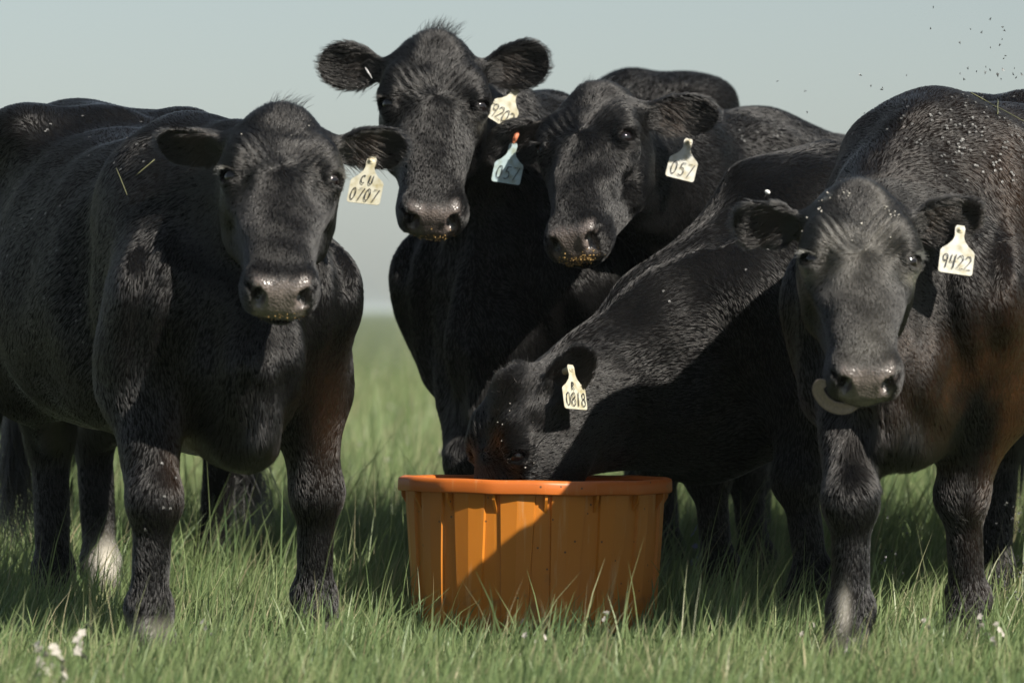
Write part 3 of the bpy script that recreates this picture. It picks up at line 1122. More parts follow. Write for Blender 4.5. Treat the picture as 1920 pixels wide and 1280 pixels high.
# ear fringe
def ear_fringe(c, seed):
    rng = np.random.default_rng(seed)
    P_, R_, = [], []
    for pos, ER, Ls, hw in c.ears:
        n = 420
        # inner lock rooted along the ear base, sweeping outward
        u = rng.uniform(0.02, 0.45, n)
        v = rng.uniform(-0.75, 0.75, n)
        b = np.stack([u * Ls, v * hw * 0.8, -0.012 + 0.020 * v**2], 1)
        d = np.stack([rng.uniform(0.5, 1.0, n), v * 0.35 + rng.normal(size=n) * 0.2, rng.uniform(0.0, 0.55, n)], 1)
        L = rng.uniform(0.03, 0.065, n)
        t = np.linspace(0, 1, 5)
        p = b[:, None, :] + d[:, None, :] * (L[:, None] * t)[..., None]
        p[..., 2] -= (L[:, None] * 0.3 * t**2)
        p = p @ ER.T + pos
        p[..., 2] -= (L[:, None] * 0.35 * t**2)
        P_.append(p)
    p = np.concatenate(P_)
    n = len(p)
    rad = np.repeat(np.array([[1, 1, 0.8, 0.6, 0.1]]) * 0.00055, n, 0)
    hair_obj('ear_hair', p, rad, M_HAIR, c.root, {'brown': np.full(n, 0.07), 'white': np.zeros(n)})


for i, k in enumerate('ABCDE'):
    ear_fringe(COWS[k], 40 + i)


def swept(path, wid, thk, normals, seg=14):
    """flattened tube: per-station half width / half thickness / flat-side normal"""
    path = np.asarray(path, float)
    n = len(path)
    V, F = [], []
    for i in range(n):
        t = norm(path[min(i + 1, n - 1)] - path[max(i - 1, 0)])
        nn = np.asarray(normals[i], float)
        nn = norm(nn - t * (nn @ t))
        s = np.cross(t, nn)
        for j in range(seg):
            a = 2 * math.pi * j / seg
            V.append(path[i] + wid[i] * math.cos(a) * s + thk[i] * math.sin(a) * nn + nn * 0.55 * wid[i] * math.cos(a)**2)
    for i in range(n - 1):
        for j in range(seg):
            F.append((i * seg + j, i * seg + (j + 1) % seg, (i + 1) * seg + (j + 1) % seg, (i + 1) * seg + j))
    F.append(tuple(range(seg - 1, -1, -1)))
    F.append(tuple(range((n - 1) * seg, n * seg)))
    return V, F


def catmull(pts, m=6):
    pts = [np.asarray(p, float) for p in pts]
    pts = [2 * pts[0] - pts[1]] + pts + [2 * pts[-1] - pts[-2]]
    out = []
    for i in range(1, len(pts) - 2):
        for t in np.linspace(0, 1, m, endpoint=False):
            p0, p1, p2, p3 = pts[i - 1:i + 3]
            out.append(0.5 * (2 * p1 + (p2 - p0) * t + (2 * p0 - 5 * p1 + 4 * p2 - p3) * t * t + (3 * p1 - p0 - 3 * p2 + p3) * t**3))
    out.append(pts[-2])
    return np.array(out)


M_TONGUE = simple_mat('tongue', (0.21, 0.160, 0.14), 0.33, 0.55, (220, 0.55))
E = COWS['E']
tp = catmull([(0.470, -0.005, -0.086), (0.525, -0.012, -0.091), (0.552, -0.036, -0.102), (0.552, -0.066, -0.108), (0.540, -0.094, -0.100), (0.522, -0.112, -0.080), (0.514, -0.108, -0.060), (0.520, -0.094, -0.052)])
k = len(tp)
u = np.linspace(0, 1, k)
wid = np.interp(u, [0, 0.3, 0.6, 0.85, 0.96, 1], [0.015, 0.016, 0.0165, 0.015, 0.010, 0.003])
thk = np.interp(u, [0, 0.3, 0.8, 1], [0.010, 0.009, 0.007, 0.003])
nrm = [np.array([0.70, -0.25 - 0.2 * a, 0.55]) for a in u]
V, F = swept(tp, wid, thk, nrm)
V = ((np.array(V) + np.array([-0.006, 0.004, 0.011])) * E.hs) @ E.R.T + E.P
mesh_obj('tongue', V, F, M_TONGUE, E.root)

M_FEED = simple_mat('feed_grain', (0.42, 0.27, 0.10), 0.7, 0.3, (300, 0.6))
M_FLAKE = simple_mat('dust_flake', (0.40, 0.385, 0.35), 0.8, 0.2)


def crumbs(c, name, m, weight, n, size, seed):
    rng = np.random.default_rng(seed)
    w = weight(c)
    i = rng.choice(len(c.V), n, p=w / w.sum())
    base = np.array([(1, 1, 1), (-1, -1, 1), (-1, 1, -1), (1, -1, -1), (0.9, -0.6, 1.0)]) * 0.6
    faces = np.array([(0, 1, 2), (0, 3, 1), (0, 2, 3), (1, 3, 2)])
    V, F = [], []
    for a, j in enumerate(i):
        s = size * rng.uniform(0.25, 1.4)
        q = np.linalg.qr(rng.normal(size=(3, 3)))[0]
        V.append(base[:4] @ q * s * rng.uniform(0.5, 1.2, (1, 3)) + c.V[j] + c.N[j] * size * 0.5 + rng.normal(size=3) * 0.002)
        F.append(faces + 4 * a)
    o = mesh_obj(name, np.concatenate(V), np.concatenate(F), m, c.root, smooth=False)
    o['kind'] = 'stuff'


def front_lip(c):
    q = c.q
    return np.exp(-((q[:, 0] - 0.545) / 0.018)**2 - (q[:, 1] / 0.04)**2 - ((q[:, 2] + 0.06) / 0.018)**2)


crumbs(COWS['C'], 'feed_crumbs', M_FEED, front_lip, 190, 0.0030, 1)
crumbs(COWS['B'], 'feed_crumbs', M_FEED, front_lip, 80, 0.0026, 2)
crumbs(COWS['A'], 'feed_crumbs', M_FEED, front_lip, 45, 0.0022, 3)
crumbs(COWS['E'], 'dust_flakes', M_FLAKE, lambda c: np.exp(-((c.q[:, 0] - 0.05) / 0.06)**2 - (c.q[:, 1] / 0.07)**2) * np.clip(NZ[6](c.q, 9.0), 0.02, 2)**2 * (c.q[:, 2] > 0.0) * (c.q[:, 2] < 0.1), 46, 0.0036, 4)
crumbs(COWS['A'], 'dust_flakes', M_FLAKE, lambda c: np.exp(-((c.q[:, 0] - 0.08) / 0.08)**2 - (c.q[:, 1] / 0.08)**2) * (c.q[:, 2] > 0.0) * (c.q[:, 2] < 0.1), 16, 0.0026, 5)
crumbs(COWS['D'], 'dust_flakes', M_FLAKE, lambda c: np.exp(-((c.q[:, 0] - 0.18) / 0.1)**2 - ((c.q[:, 1] - 0.08) / 0.05)**2 - ((c.q[:, 2] - 0.03) / 0.05)**2), 40, 0.0024, 6)

# ------------------------------------------------------------------ orange tub
def orange_material(name, ca, cb):
    m, nt, out = mat(name)
    L = nt.links
    tc = nd(nt, 'ShaderNodeTexCoord')
    n = nd(nt, 'ShaderNodeTexNoise')
    n.inputs['Scale'].default_value = 9
    n.inputs['Detail'].default_value = 6
    L.new(tc.outputs['Object'], n.inputs['Vector'])
    c = mixcol(nt, n.outputs['Fac'], ca, cb)
    # scuffs: pale vertical scratches and dirt flecks
    mp = nd(nt, 'ShaderNodeMapping')
    mp.inputs['Scale'].default_value = (60, 60, 5)
    L.new(tc.outputs['Object'], mp.inputs['Vector'])
    n2 = nd(nt, 'ShaderNodeTexNoise')
    n2.inputs['Scale'].default_value = 1.0
    n2.inputs['Detail'].default_value = 4
    L.new(mp.outputs[0], n2.inputs['Vector'])
    r = nd(nt, 'ShaderNodeValToRGB')
    r.color_ramp.elements[0].position = 0.60
    r.color_ramp.elements[1].position = 0.74
    L.new(n2.outputs['Fac'], r.inputs['Fac'])
    mu = nd(nt, 'ShaderNodeMath', operation='MULTIPLY')
    mu.inputs[1].default_value = 0.35
    L.new(r.outputs['Color'], mu.inputs[0])
    c = mixcol(nt, mu.outputs[0], c, (0.55, 0.36, 0.2))
    v = nd(nt, 'ShaderNodeTexVoronoi')
    v.inputs['Scale'].default_value = 26
    L.new(tc.outputs['Object'], v.inputs['Vector'])
    lt = nd(nt, 'ShaderNodeMath', operation='LESS_THAN')
    lt.inputs[1].default_value = 0.075
    L.new(v.outputs['Distance'], lt.inputs[0])
    c = mixcol(nt, lt.outputs[0], c, (0.12, 0.05, 0.02))
    # dried mud splashed up from the ground
    sep = nd(nt, 'ShaderNodeSeparateXYZ')
    L.new(tc.outputs['Object'], sep.inputs[0])
    nm = nd(nt, 'ShaderNodeTexNoise')
    nm.inputs['Scale'].default_value = 22
    nm.inputs['Detail'].default_value = 7
    L.new(tc.outputs['Object'], nm.inputs['Vector'])
    hz = nd(nt, 'ShaderNodeMapRange')
    hz.inputs['From Min'].default_value = 0.02
    hz.inputs['From Max'].default_value = 0.20
    hz.inputs['To Min'].default_value = 0.10
    hz.inputs['To Max'].default_value = -0.14
    L.new(sep.outputs['Z'], hz.inputs['Value'])
    ad = nd(nt, 'ShaderNodeMath', operation='ADD')
    L.new(nm.outputs['Fac'], ad.inputs[0])
    L.new(hz.outputs[0], ad.inputs[1])
    rm = nd(nt, 'ShaderNodeValToRGB')
    rm.color_ramp.elements[0].position = 0.56
    rm.color_ramp.elements[1].position = 0.70
    L.new(ad.outputs[0], rm.inputs['Fac'])
    mm2 = nd(nt, 'ShaderNodeMath', operation='MULTIPLY')
    mm2.inputs[1].default_value = 0.55
    L.new(rm.outputs['Color'], mm2.inputs[0])
    c = mixcol(nt, mm2.outputs[0], c, (0.13, 0.075, 0.035))
    b = principled(nt, (0.6, 0.2, 0.02), 0.42, 0.4)
    L.new(c, b.inputs['Base Color'])
    b.inputs['Subsurface Weight'].default_value = 0.12
    b.inputs['Subsurface Radius'].default_value = (0.02, 0.008, 0.002)
    bp = nd(nt, 'ShaderNodeBump')
    bp.inputs['Strength'].default_value = 0.12
    bp.inputs['Distance'].default_value = 0.002
    n3 = nd(nt, 'ShaderNodeTexNoise')
    n3.inputs['Scale'].default_value = 40
    L.new(tc.outputs['Object'], n3.inputs['Vector'])
    L.new(n3.outputs['Fac'], bp.inputs['Height'])
    L.new(bp.outputs[0], b.inputs['Normal'])
    L.new(b.outputs[0], out.inputs['Surface'])
    return m


M_TUB = orange_material('orange_plastic', (0.41, 0.138, 0.012), (0.51, 0.18, 0.020))
M_RIM = orange_material('orange_rim', (0.42, 0.105, 0.016), (0.52, 0.140, 0.024))
TUB = at(1001, 1196, 12.0)
TUBX, TUBY = TUB[0], 12.02
tub = empty('feed_tub', (TUBX, TUBY, 0.0))
tub.rotation_euler = (math.radians(-0.7), math.radians(0.5), 0)
tag(tub, 'round orange ribbed plastic feed tub standing in the grass between the cows', 'tub')
HT = 0.372
NS = 16
rng = np.random.default_rng(3)
ROWS = 13
ring = []
for k in range(NS):
    a0 = math.radians(-90 + 3.5 + k * 360 / NS)
    ring.append(a0)
V, F = [], []
per = None
for r in range(ROWS):
    t = r / (ROWS - 1)                       # 0 at the ground, 1 at the rim
    z = 0.004 + t * (HT - 0.004)
    R0 = 0.303 + (0.326 - 0.303) * t
    row = []
    for a0 in ring:
        hl = math.radians(3.0 + (1 - t) * 0.2)
        hr = math.radians(3.0 + (1 - t) * 3.6)
        e = math.radians(0.5)
        dep = 0.0065
        half = math.radians(11.25)
        # groove strip, then the broad panel with a faint ridge
        nxt = a0 + 2 * half
        hl_n = math.radians(3.0 + (1 - t) * 3.6)
        row += [(a0 - hr, R0 - dep), (a0, R0 - dep), (a0 + hl, R0 - dep), (a0 + hl + e, R0 + 0.0005)]
        p0, p1 = a0 + hl + e, nxt - hl_n - e
        row += [(p0 + (p1 - p0) * 0.5, R0 + 0.0025), (p1, R0 + 0.0005)]
    per = len(row)
    for a, rr in row:
        rr += 0.0012 * math.sin(3 * a + 5 * t) + 0.0008 * math.sin(9 * a - 4 * t)
        V.append((rr * math.cos(a), rr * math.sin(a), z))
for r in range(ROWS - 1):
    for j in range(per):
        F.append((r * per + j, r * per + (j + 1) % per, (r + 1) * per + (j + 1) % per, (r + 1) * per + j))
nb = len(V)
for r in range(ROWS):                        # inner face
    t = r / (ROWS - 1)
    z = 0.012 + t * (HT - 0.012)
    for j in range(per):
        x, y, _ = V[r * per + j]
        l = math.hypot(x, y)
        V.append((x * (l - 0.006) / l, y * (l - 0.006) / l, z))
for r in range(ROWS - 1):
    for j in range(per):
        a = nb + r * per
        F.append((a + j, a + per + j, a + per + (j + 1) % per, a + (j + 1) % per))
F.append(tuple(range(per - 1, -1, -1)))
F.append(tuple(range(nb, nb + per)))
for j in range(per):
    F.append(((ROWS - 1) * per + j, (ROWS - 1) * per + (j + 1) % per, nb + (ROWS - 1) * per + (j + 1) % per, nb + (ROWS - 1) * per + j))
wall = mesh_obj('wall', V, F, M_TUB, tub, smooth=False)
# rim: a rolled lip with flats between the ribs
prof = [(0.3175, -0.004), (0.3175, 0.0), (0.322, 0.0065), (0.334, 0.0085), (0.3425, 0.005), (0.3445, -0.002), (0.3452, -0.0235), (0.3435, -0.027), (0.3405, -0.0265), (0.3395, -0.022), (0.339, -0.004)]
V, F = [], []
NA = 128
for i in range(NA):
    a = 2 * math.pi * i / NA
    ph = ((a - ring[0]) / (2 * math.pi / NS)) % 1.0
    flat = math.cos(math.pi / NS) / math.cos((ph - 0.5) * 2 * math.pi / NS)
    for (r, z) in prof:
        rr = r * (0.35 + 0.65 * flat) * (1.0 + 0.0012 * math.sin(5 * a + 1))
        V.append((rr * math.cos(a), rr * math.sin(a), HT + z + 0.0016 * math.sin(2 * a + 0.6) + 0.0007 * math.sin(11 * a)))
npf = len(prof)
for i in range(NA):
    for j in range(npf):
        F.append((i * npf + j, ((i + 1) % NA) * npf + j, ((i + 1) % NA) * npf + (j + 1) % npf, i * npf + (j + 1) % npf))
rim = mesh_obj('rim', V, F, M_RIM, tub)
for k, a0 in enumerate(ring):
    a = a0 + math.radians(1.0)
    ca, sa = math.cos(a), math.sin(a)
    tx, ty = -sa, ca
    w = 0.0035
    def pt(r, z, s):
        return (r * ca + tx * w * s, r * sa + ty * w * s, z)
    pts = [pt(0.312, HT - 0.021, -1), pt(0.3365, HT - 0.021, -1), pt(0.3345, HT - 0.04, -1), pt(0.311, HT - 0.078, -1),
           pt(0.312, HT - 0.021, 1), pt(0.3365, HT - 0.021, 1), pt(0.3345, HT - 0.04, 1), pt(0.311, HT - 0.078, 1)]
    mesh_obj('gusset', pts, [(0, 1, 2, 3), (7, 6, 5, 4), (0, 4, 5, 1), (1, 5, 6, 2), (2, 6, 7, 3), (3, 7, 4, 0)], M_TUB, tub, smooth=False)

# ------------------------------------------------------------------ ear tags
def tag_material(name, col):
    m, nt, out = mat(name)
    L = nt.links
    tc = nd(nt, 'ShaderNodeTexCoord')
    n = nd(nt, 'ShaderNodeTexNoise')
    n.inputs['Scale'].default_value = 45
    n.inputs['Detail'].default_value = 6
    L.new(tc.outputs['Object'], n.inputs['Vector'])
    r = nd(nt, 'ShaderNodeValToRGB')
    r.color_ramp.elements[0].position = 0.42
    r.color_ramp.elements[1].position = 0.72
    L.new(n.outputs['Fac'], r.inputs['Fac'])
    c = mixcol(nt, r.outputs['Color'], col, tuple(x * f for x, f in zip(col, (0.62, 0.55, 0.36))))
    b = principled(nt, col, 0.4, 0.45)
    L.new(c, b.inputs['Base Color'])
    L.new(b.outputs[0], out.inputs['Surface'])
    return m


M_TAG = tag_material('tag_plastic', (0.47, 0.455, 0.37))
M_TAGW = tag_material('tag_plastic_pale', (0.51, 0.505, 0.46))
M_TAG_SHADE = tag_material('tag_plastic_shaded', (0.33, 0.42, 0.44))  # cream tag tinted bluish: the ear's shade is painted into the plastic
M_INK = simple_mat('marker_ink', (0.012, 0.012, 0.016), 0.5, 0.4)
M_ORANGE = simple_mat('orange_strip', (0.55, 0.19, 0.10), 0.5, 0.4, (200, 0.25))
M_STUD = simple_mat('stud', (0.55, 0.50, 0.36), 0.4, 0.5)
M_WHITE = simple_mat('white_plastic', (0.8, 0.8, 0.78), 0.35, 0.5)
M_METAL = simple_mat('clip_metal', (0.5, 0.5, 0.5), 0.3, 0.9)


def arc(cx, cy, rx, ry, a0, a1, n=12):
    return [(cx + rx * math.cos(math.radians(a0 + (a1 - a0) * i / (n - 1))), cy + ry * math.sin(math.radians(a0 + (a1 - a0) * i / (n - 1)))) for i in range(n)]


GLYPH = {
    '0': [arc(0.30, 0.5, 0.25, 0.48, 100, 470, 18)],
    '1': [[(0.28, 1.0), (0.24, 0.0)]],
    '2': [arc(0.28, 0.74, 0.24, 0.25, 165, -30, 10) + [(0.02, 0.03), (0.60, 0.0)]],
    '3': [arc(0.24, 0.76, 0.24, 0.23, 150, -80, 9) + arc(0.26, 0.27, 0.28, 0.27, 85, -140, 10)],
    '4': [[(0.10, 0.95), (0.04, 0.45), (0.56, 0.48)], [(0.50, 0.98), (0.42, 0.0)]],
    '5': [[(0.56, 0.98), (0.20, 0.96), (0.12, 0.56)] + arc(0.26, 0.31, 0.27, 0.30, 110, -130, 11)],
    '7': [[(0.04, 0.96), (0.60, 1.0), (0.22, 0.0)]],
    '8': [arc(0.30, 0.75, 0.20, 0.23, 60, 270, 10) + arc(0.30, 0.25, 0.25, 0.26, 90, -270, 14) + arc(0.30, 0.75, 0.20, 0.23, -90, 60, 8)],
    '9': [arc(0.28, 0.73, 0.23, 0.24, 20, 380, 14) + [(0.48, 0.60), (0.42, 0.0)]],
    'R': [[(0.08, 0.0), (0.12, 0.98)] + arc(0.20, 0.74, 0.30, 0.24, 95, -90, 9) + [(0.58, 0.0)]],
    'C': [arc(0.36, 0.5, 0.32, 0.46, 55, 305, 14)],
    'U': [[(0.06, 0.98), (0.06, 0.4)] + arc(0.30, 0.30, 0.24, 0.28, 190, 350, 8) + [(0.55, 0.98)]],
}


def stroke(pts, w, z, V, F):
    pts = [np.array(p, float) for p in pts]
    b = len(V)
    n = len(pts)
    for i, p in enumerate(pts):
        t = pts[min(i + 1, n - 1)] - pts[max(i - 1, 0)]
        t = t / (np.linalg.norm(t) + 1e-9)
        nn = np.array([-t[1], t[0]])
        ww = w * (0.85 + 0.25 * math.sin(i * 1.7))
        if i == 0:
            p = p - t * w * 0.6
        if i == n - 1:
            p = p + t * w * 0.6
        for s in (-1, 1):
            q = p + nn * ww * s
            V.append((q[0], q[1], z))
    for i in range(n - 1):
        F.append((b + 2 * i, b + 2 * i + 2, b + 2 * i + 3, b + 2 * i + 1))


def ear_tag(name, label, lines, cow, button_px, foot_px, width_px, m, d_hint, depth=0.014, turn=1, stud=True):
    """button_px: where the stud sits on the ear; foot_px: middle of the lower edge"""
    o0 = Vector((0, 0, CAMH))
    tgt = Vector(at(*button_px, 10.0))
    hit = cow.bvh.ray_cast(o0, (tgt - o0).normalized())
    d = hit[0].y if hit[0] is not None and abs(hit[0].y - d_hint) < 0.45 else d_hint
    for fx_ in (-0.8, 0.0, 0.8):
        for fy_ in (0.15, 0.4, 0.7, 0.95):
            q = np.array(button_px) * (1 - fy_) + np.array(foot_px) * fy_ + np.array([fx_ * width_px / 2 * min(1, fy_ * 1.6), 0])
            hh = cow.bvh.ray_cast(o0, (Vector(at(q[0], q[1], 10.0)) - o0).normalized())
            if hh[0] is not None and d - 0.06 < hh[0].y < d:
                d = hh[0].y
    top = at(*button_px, d - depth)
    bot = at(*foot_px, d - depth)
    H = 0.104
    dn = bot - top
    # what is missing of the tag's height leans toward the viewer
    miss = math.sqrt(max(H**2 - dn @ dn, 0.0))
    dn = dn + np.array([0, -min(miss, 0.03), 0])
    dn = norm(dn)
    wr = width_px / FPX * d / 0.078
    ang = math.acos(min(1.0, max(0.3, wr))) * turn
    rt0 = norm(np.cross(np.array([0, 1.0, 0]), -dn))
    rt0 = rt0 if rt0[0] > 0 else -rt0
    nrm0 = np.cross(rt0, -dn)
    rt = math.cos(ang) * rt0 + math.sin(ang) * nrm0
    nr = np.cross(rt, -dn)
    M = Matrix(((rt[0], -dn[0], nr[0], top[0]), (rt[1], -dn[1], nr[1], top[1]), (rt[2], -dn[2], nr[2], top[2]), (0, 0, 0, 1)))
    root = bpy.data.objects.new(name, None)
    root.empty_display_size = 0.05
    link(root)
    root.matrix_world = M
    # plate outline, stud at the origin, lower edge at y = -H
    hw = 0.039
    L = [(-0.0085, 0.011), (-0.0115, 0.004), (-0.0105, -0.016), (-0.014, -0.026), (-0.024, -0.038), (-0.036, -0.047), (-hw, -0.052), (-hw, -H + 0.006), (-hw + 0.0018, -H + 0.0018), (-hw + 0.006, -H)]
    out = L + [(-x, y) for x, y in reversed(L)]
    th = 0.0009
    bowl = lambda x, y: 0.0035 * math.sin((y + H) / H * 2.2) - 1.8 * x * x
    V = [(x, y, bowl(x, y) + th) for x, y in out] + [(x, y, bowl(x, y) - th) for x, y in out]
    n = len(out)
    F = []
    # strips across so the plate bends
    k = len(L)
    for i in range(k - 1):
        a, b_ = i, i + 1
        c_, d_ = n - 2 - i, n - 1 - i
        F.append((a, b_, c_, d_))
        F.append((n + d_, n + c_, n + b_, n + a))
    for i in range(n):
        j = (i + 1) % n
        F.append((i, n + i, n + j, j))
    mesh_obj('plate', V, F, m, root, smooth=False)
    # lettering
    V, F = [], []
    for (txt, y0, hgt, x0, adv, sl, w) in lines:
        x = x0
        for ch in txt:
            for g in GLYPH[ch]:
                pts = [(x + (gx + sl * gy) * hgt * 0.72, y0 + gy * hgt) for gx, gy in g]
                b = len(V)
                stroke(pts, w, 0.0, V, F)
                for q in range(b, len(V)):
                    X, Y, _ = V[q]
                    V[q] = (X, Y, bowl(X, Y) + th + 0.0011)
            x += adv
    mesh_obj('lettering', V, F, M_INK, root, smooth=False)
    if stud:
        Vs, Fs = tube([(0, 0, -depth - 0.008), (0, 0, 0.0045), (0, 0, 0.006), (0, 0, 0.0062), (0, 0, 0.0105), (0, 0, 0.011)], [0.0085, 0.0085, 0.0075, 0.0042, 0.0035, 0.002], 16)
        mesh_obj('stud', Vs, Fs, M_STUD, root)
    tag(root, label, 'ear tag', 'numbered ear tags')
    return root


A, B_, C_, D_, E_ = (COWS[k] for k in 'ABCDE')
IW = 0.00135
ear_tag('ear_tag', 'cream ear tag lettered CU over 0707', [('CU', -0.058, 0.021, -0.015, 0.019, 0.12, IW), ('0707', -0.098, 0.029, -0.035, 0.0172, 0.22, IW)], A, (697, 303), (683, 371), 62, M_TAG, 11.0)
ear_tag('ear_tag', 'narrow-looking cream ear tag numbered 9203, turned edge-on beside the cow\'s eye', [('9203', -0.096, 0.037, -0.036, 0.0172, 0.12, IW)], B_, (965, 170), (936, 229), 52, M_TAG, 12.95, depth=0.03, turn=-1)
ear_tag('ear_tag', 'pale ear tag numbered 057 under an orange strip, hung low beside the cow\'s neck', [('057', -0.094, 0.036, -0.031, 0.0215, 0.15, IW)], C_, (962, 276), (949, 336), 54, M_TAG_SHADE, 12.9, stud=False)
ear_tag('ear_tag', 'cream ear tag numbered 057 with a round stud, on the ear beside a visible eye', [('057', -0.095, 0.037, -0.031, 0.0215, 0.15, IW)], C_, (1290, 268), (1273, 336), 56, M_TAGW, 12.9, depth=0.03)
ear_tag('ear_tag', 'cream ear tag lettered R over 0818', [('R', -0.055, 0.020, -0.010, 0.02, 0.05, IW), ('0818', -0.096, 0.034, -0.033, 0.0172, 0.08, IW)], D_, (1069, 692), (1081, 766), 42, M_TAG, 12.0, turn=-1)
ear_tag('ear_tag', 'bright cream ear tag numbered 9422', [('9422', -0.092, 0.032, -0.034, 0.0175, 0.12, IW)], E_, (1800, 432), (1789, 508), 66, M_TAGW, 10.95)


def small_marker(name, label, cow, px, d_hint, m, half, roll):
    o0 = Vector((0, 0, CAMH))
    hit = cow.bvh.ray_cast(o0, (Vector(at(*px, 10.0)) - o0).normalized())
    d = hit[0].y if hit[0] is not None and abs(hit[0].y - d_hint) < 0.4 else d_hint
    p = at(*px, d - 0.017)
    bm = bmesh.new()
    bmesh.ops.create_cube(bm, size=1.0)
    bmesh.ops.bevel(bm, geom=bm.edges[:], offset=0.22, segments=3, affect='EDGES')
    for v in bm.verts:
        v.co.x *= half[0] * 2
        v.co.y *= half[1] * 2
        v.co.z *= half[2] * 2
    me = bpy.data.meshes.new(name)
    bm.to_mesh(me)
    bm.free()
    for q in me.polygons:
        q.use_smooth = True
    me.materials.append(m)
    o = link(bpy.data.objects.new(name, me))
    o.location = p
    o.rotation_euler = (0, roll, 0)
    tag(o, label, 'ear tag')


small_marker('strip_tag', 'small orange strip pinned in the ear above the lower 057 tag', C_, (967, 257), 12.85, M_ORANGE, (0.006, 0.003, 0.019), math.radians(22))
small_marker('button_tag', 'small white button pinned in the ear of the licking cow', E_, (1439, 360), 10.95, M_WHITE, (0.006, 0.004, 0.0045), math.radians(25))
small_marker('ear_clip', 'thin metal clip on the ear of the tallest cow', B_, (691, 137), 12.9, M_METAL, (0.0022, 0.003, 0.017), math.radians(-32))

# ------------------------------------------------------------------ ground
def ground_material():
    m, nt, out = mat('pasture_soil')
    L = nt.links
    tc = nd(nt, 'ShaderNodeTexCoord')
    n = nd(nt, 'ShaderNodeTexNoise')
    n.inputs['Scale'].default_value = 0.12
    n.inputs['Detail'].default_value = 8
    L.new(tc.outputs['Object'], n.inputs['Vector'])
    n2 = nd(nt, 'ShaderNodeTexNoise')
    n2.inputs['Scale'].default_value = 9
    n2.inputs['Detail'].default_value = 6
    L.new(tc.outputs['Object'], n2.inputs['Vector'])
    c = mixcol(nt, n.outputs['Fac'], (0.095, 0.125, 0.060), (0.135, 0.150, 0.085))
    c = mixcol(nt, n2.outputs['Fac'], c, mixcol(nt, 0.45, c, (0.05, 0.07, 0.025)))
    b = principled(nt, (0.08, 0.11, 0.04), 0.95, 0.1)
    L.new(c, b.inputs['Base Color'])
    L.new(b.outputs[0], out.inputs['Surface'])
    return m


gx = np.unique(np.concatenate([np.linspace(-2500, 2500, 41), np.linspace(-60, 60, 61), np.linspace(-4, 4, 33)]))
gy = np.unique(np.concatenate([np.linspace(-400, 5200, 57), np.linspace(0, 140, 71), np.linspace(8, 20, 33)]))
GX, GY = np.meshgrid(gx, gy)
GP = np.stack([GX.ravel(), GY.ravel(), np.zeros(GX.size)], 1)
far = np.clip((GP[:, 1] - 22) / 30, 0, 1)
GP[:, 2] = far * (0.05 * NZ[0](GP, 0.03) - 0.05)
nxg, nyg = len(gx), len(gy)
ii, jj = np.meshgrid(np.arange(nxg - 1), np.arange(nyg - 1))
b = (jj * nxg + ii).ravel()
ground = mesh_obj('ground', GP, np.stack([b, b + 1, b + nxg + 1, b + nxg], 1), ground_material())
tag(ground, kind='structure')

# ------------------------------------------------------------------ grass
def grass_material():
    m, nt, out = mat('grass_blade')
    L = nt.links
    tone = attr(nt, 'tone')
    hgt = attr(nt, 'along')
    r = nd(nt, 'ShaderNodeValToRGB')
    e = r.color_ramp.elements
    e[0].position, e[0].color = 0.0, (0.090, 0.150, 0.064, 1)
    e[1].position, e[1].color = 1.0, (0.40, 0.36, 0.22, 1)
    for p, col in ((0.35, (0.162, 0.226, 0.092, 1)), (0.70, (0.230, 0.288, 0.128, 1)), (0.90, (0.31, 0.32, 0.18, 1))):
        x = e.new(p)
        x.color = col
    L.new(tone, r.inputs['Fac'])
    c = r.outputs['Color']
    d = principled(nt, (0.1, 0.15, 0.05), 0.42, 0.35)
    L.new(c, d.inputs['Base Color'])
    t = nd(nt, 'ShaderNodeBsdfTranslucent')
    L.new(mixcol(nt, 0.5, c, (0.20, 0.25, 0.07)), t.inputs['Color'])
    mx = nd(nt, 'ShaderNodeMixShader')
    mx.inputs[0].default_value = 0.35
    L.new(d.outputs[0], mx.inputs[1])
    L.new(t.outputs[0], mx.inputs[2])
    L.new(mx.outputs[0], out.inputs['Surface'])
    return m


M_GRASS = grass_material()


def blades(x, y, z0, h, w, rng, tone, lean_bias=0.18, segs=3):
    n = len(x)
    yaw = rng.uniform(0, 2 * math.pi, n)
    side = np.stack([np.cos(yaw), np.sin(yaw), np.zeros(n)], 1)
    ld = rng.uniform(0, 2 * math.pi, n)
    lean = np.stack([np.cos(ld), np.sin(ld), np.zeros(n)], 1) * rng.gamma(2.0, 0.17, n)[:, None]
    lean[:, 0] += lean_bias
    base = np.stack([x, y, z0], 1)
    rows = []
    ts = np.linspace(0, 1, segs + 1)
    for t in ts:
        drop = (lean**2).sum(1)
        p = base + lean * (h * (0.35 * t + 0.75 * t * t))[:, None]
        p[:, 2] += h * t * (1 - np.minimum(drop, 1.2) * 0.28 * t)
        ww = w * (1 - t**1.6) * (0.75 + 0.5 * t) if t < 1 else None
        if t < 1:
            rows.append(p - side * ww[:, None])
            rows.append(p + side * ww[:, None])
        else:
            rows.append(p)
    k = len(rows)
    V = np.stack(rows, 1).reshape(-1, 3)
    tri = []
    for s in range(segs - 1):
        a = 2 * s
        tri += [(a, a + 1, a + 3), (a, a + 3, a + 2)]
    tri.append((k - 3, k - 2, k - 1))
    tri = np.array(tri)
    F = (np.arange(n)[:, None, None] * k + tri[None]).reshape(-1, 3)
    along = np.tile(np.array([t for t in ts[:-1] for _ in (0, 1)] + [1.0]), n)
    return V, F, np.repeat(tone, k), along


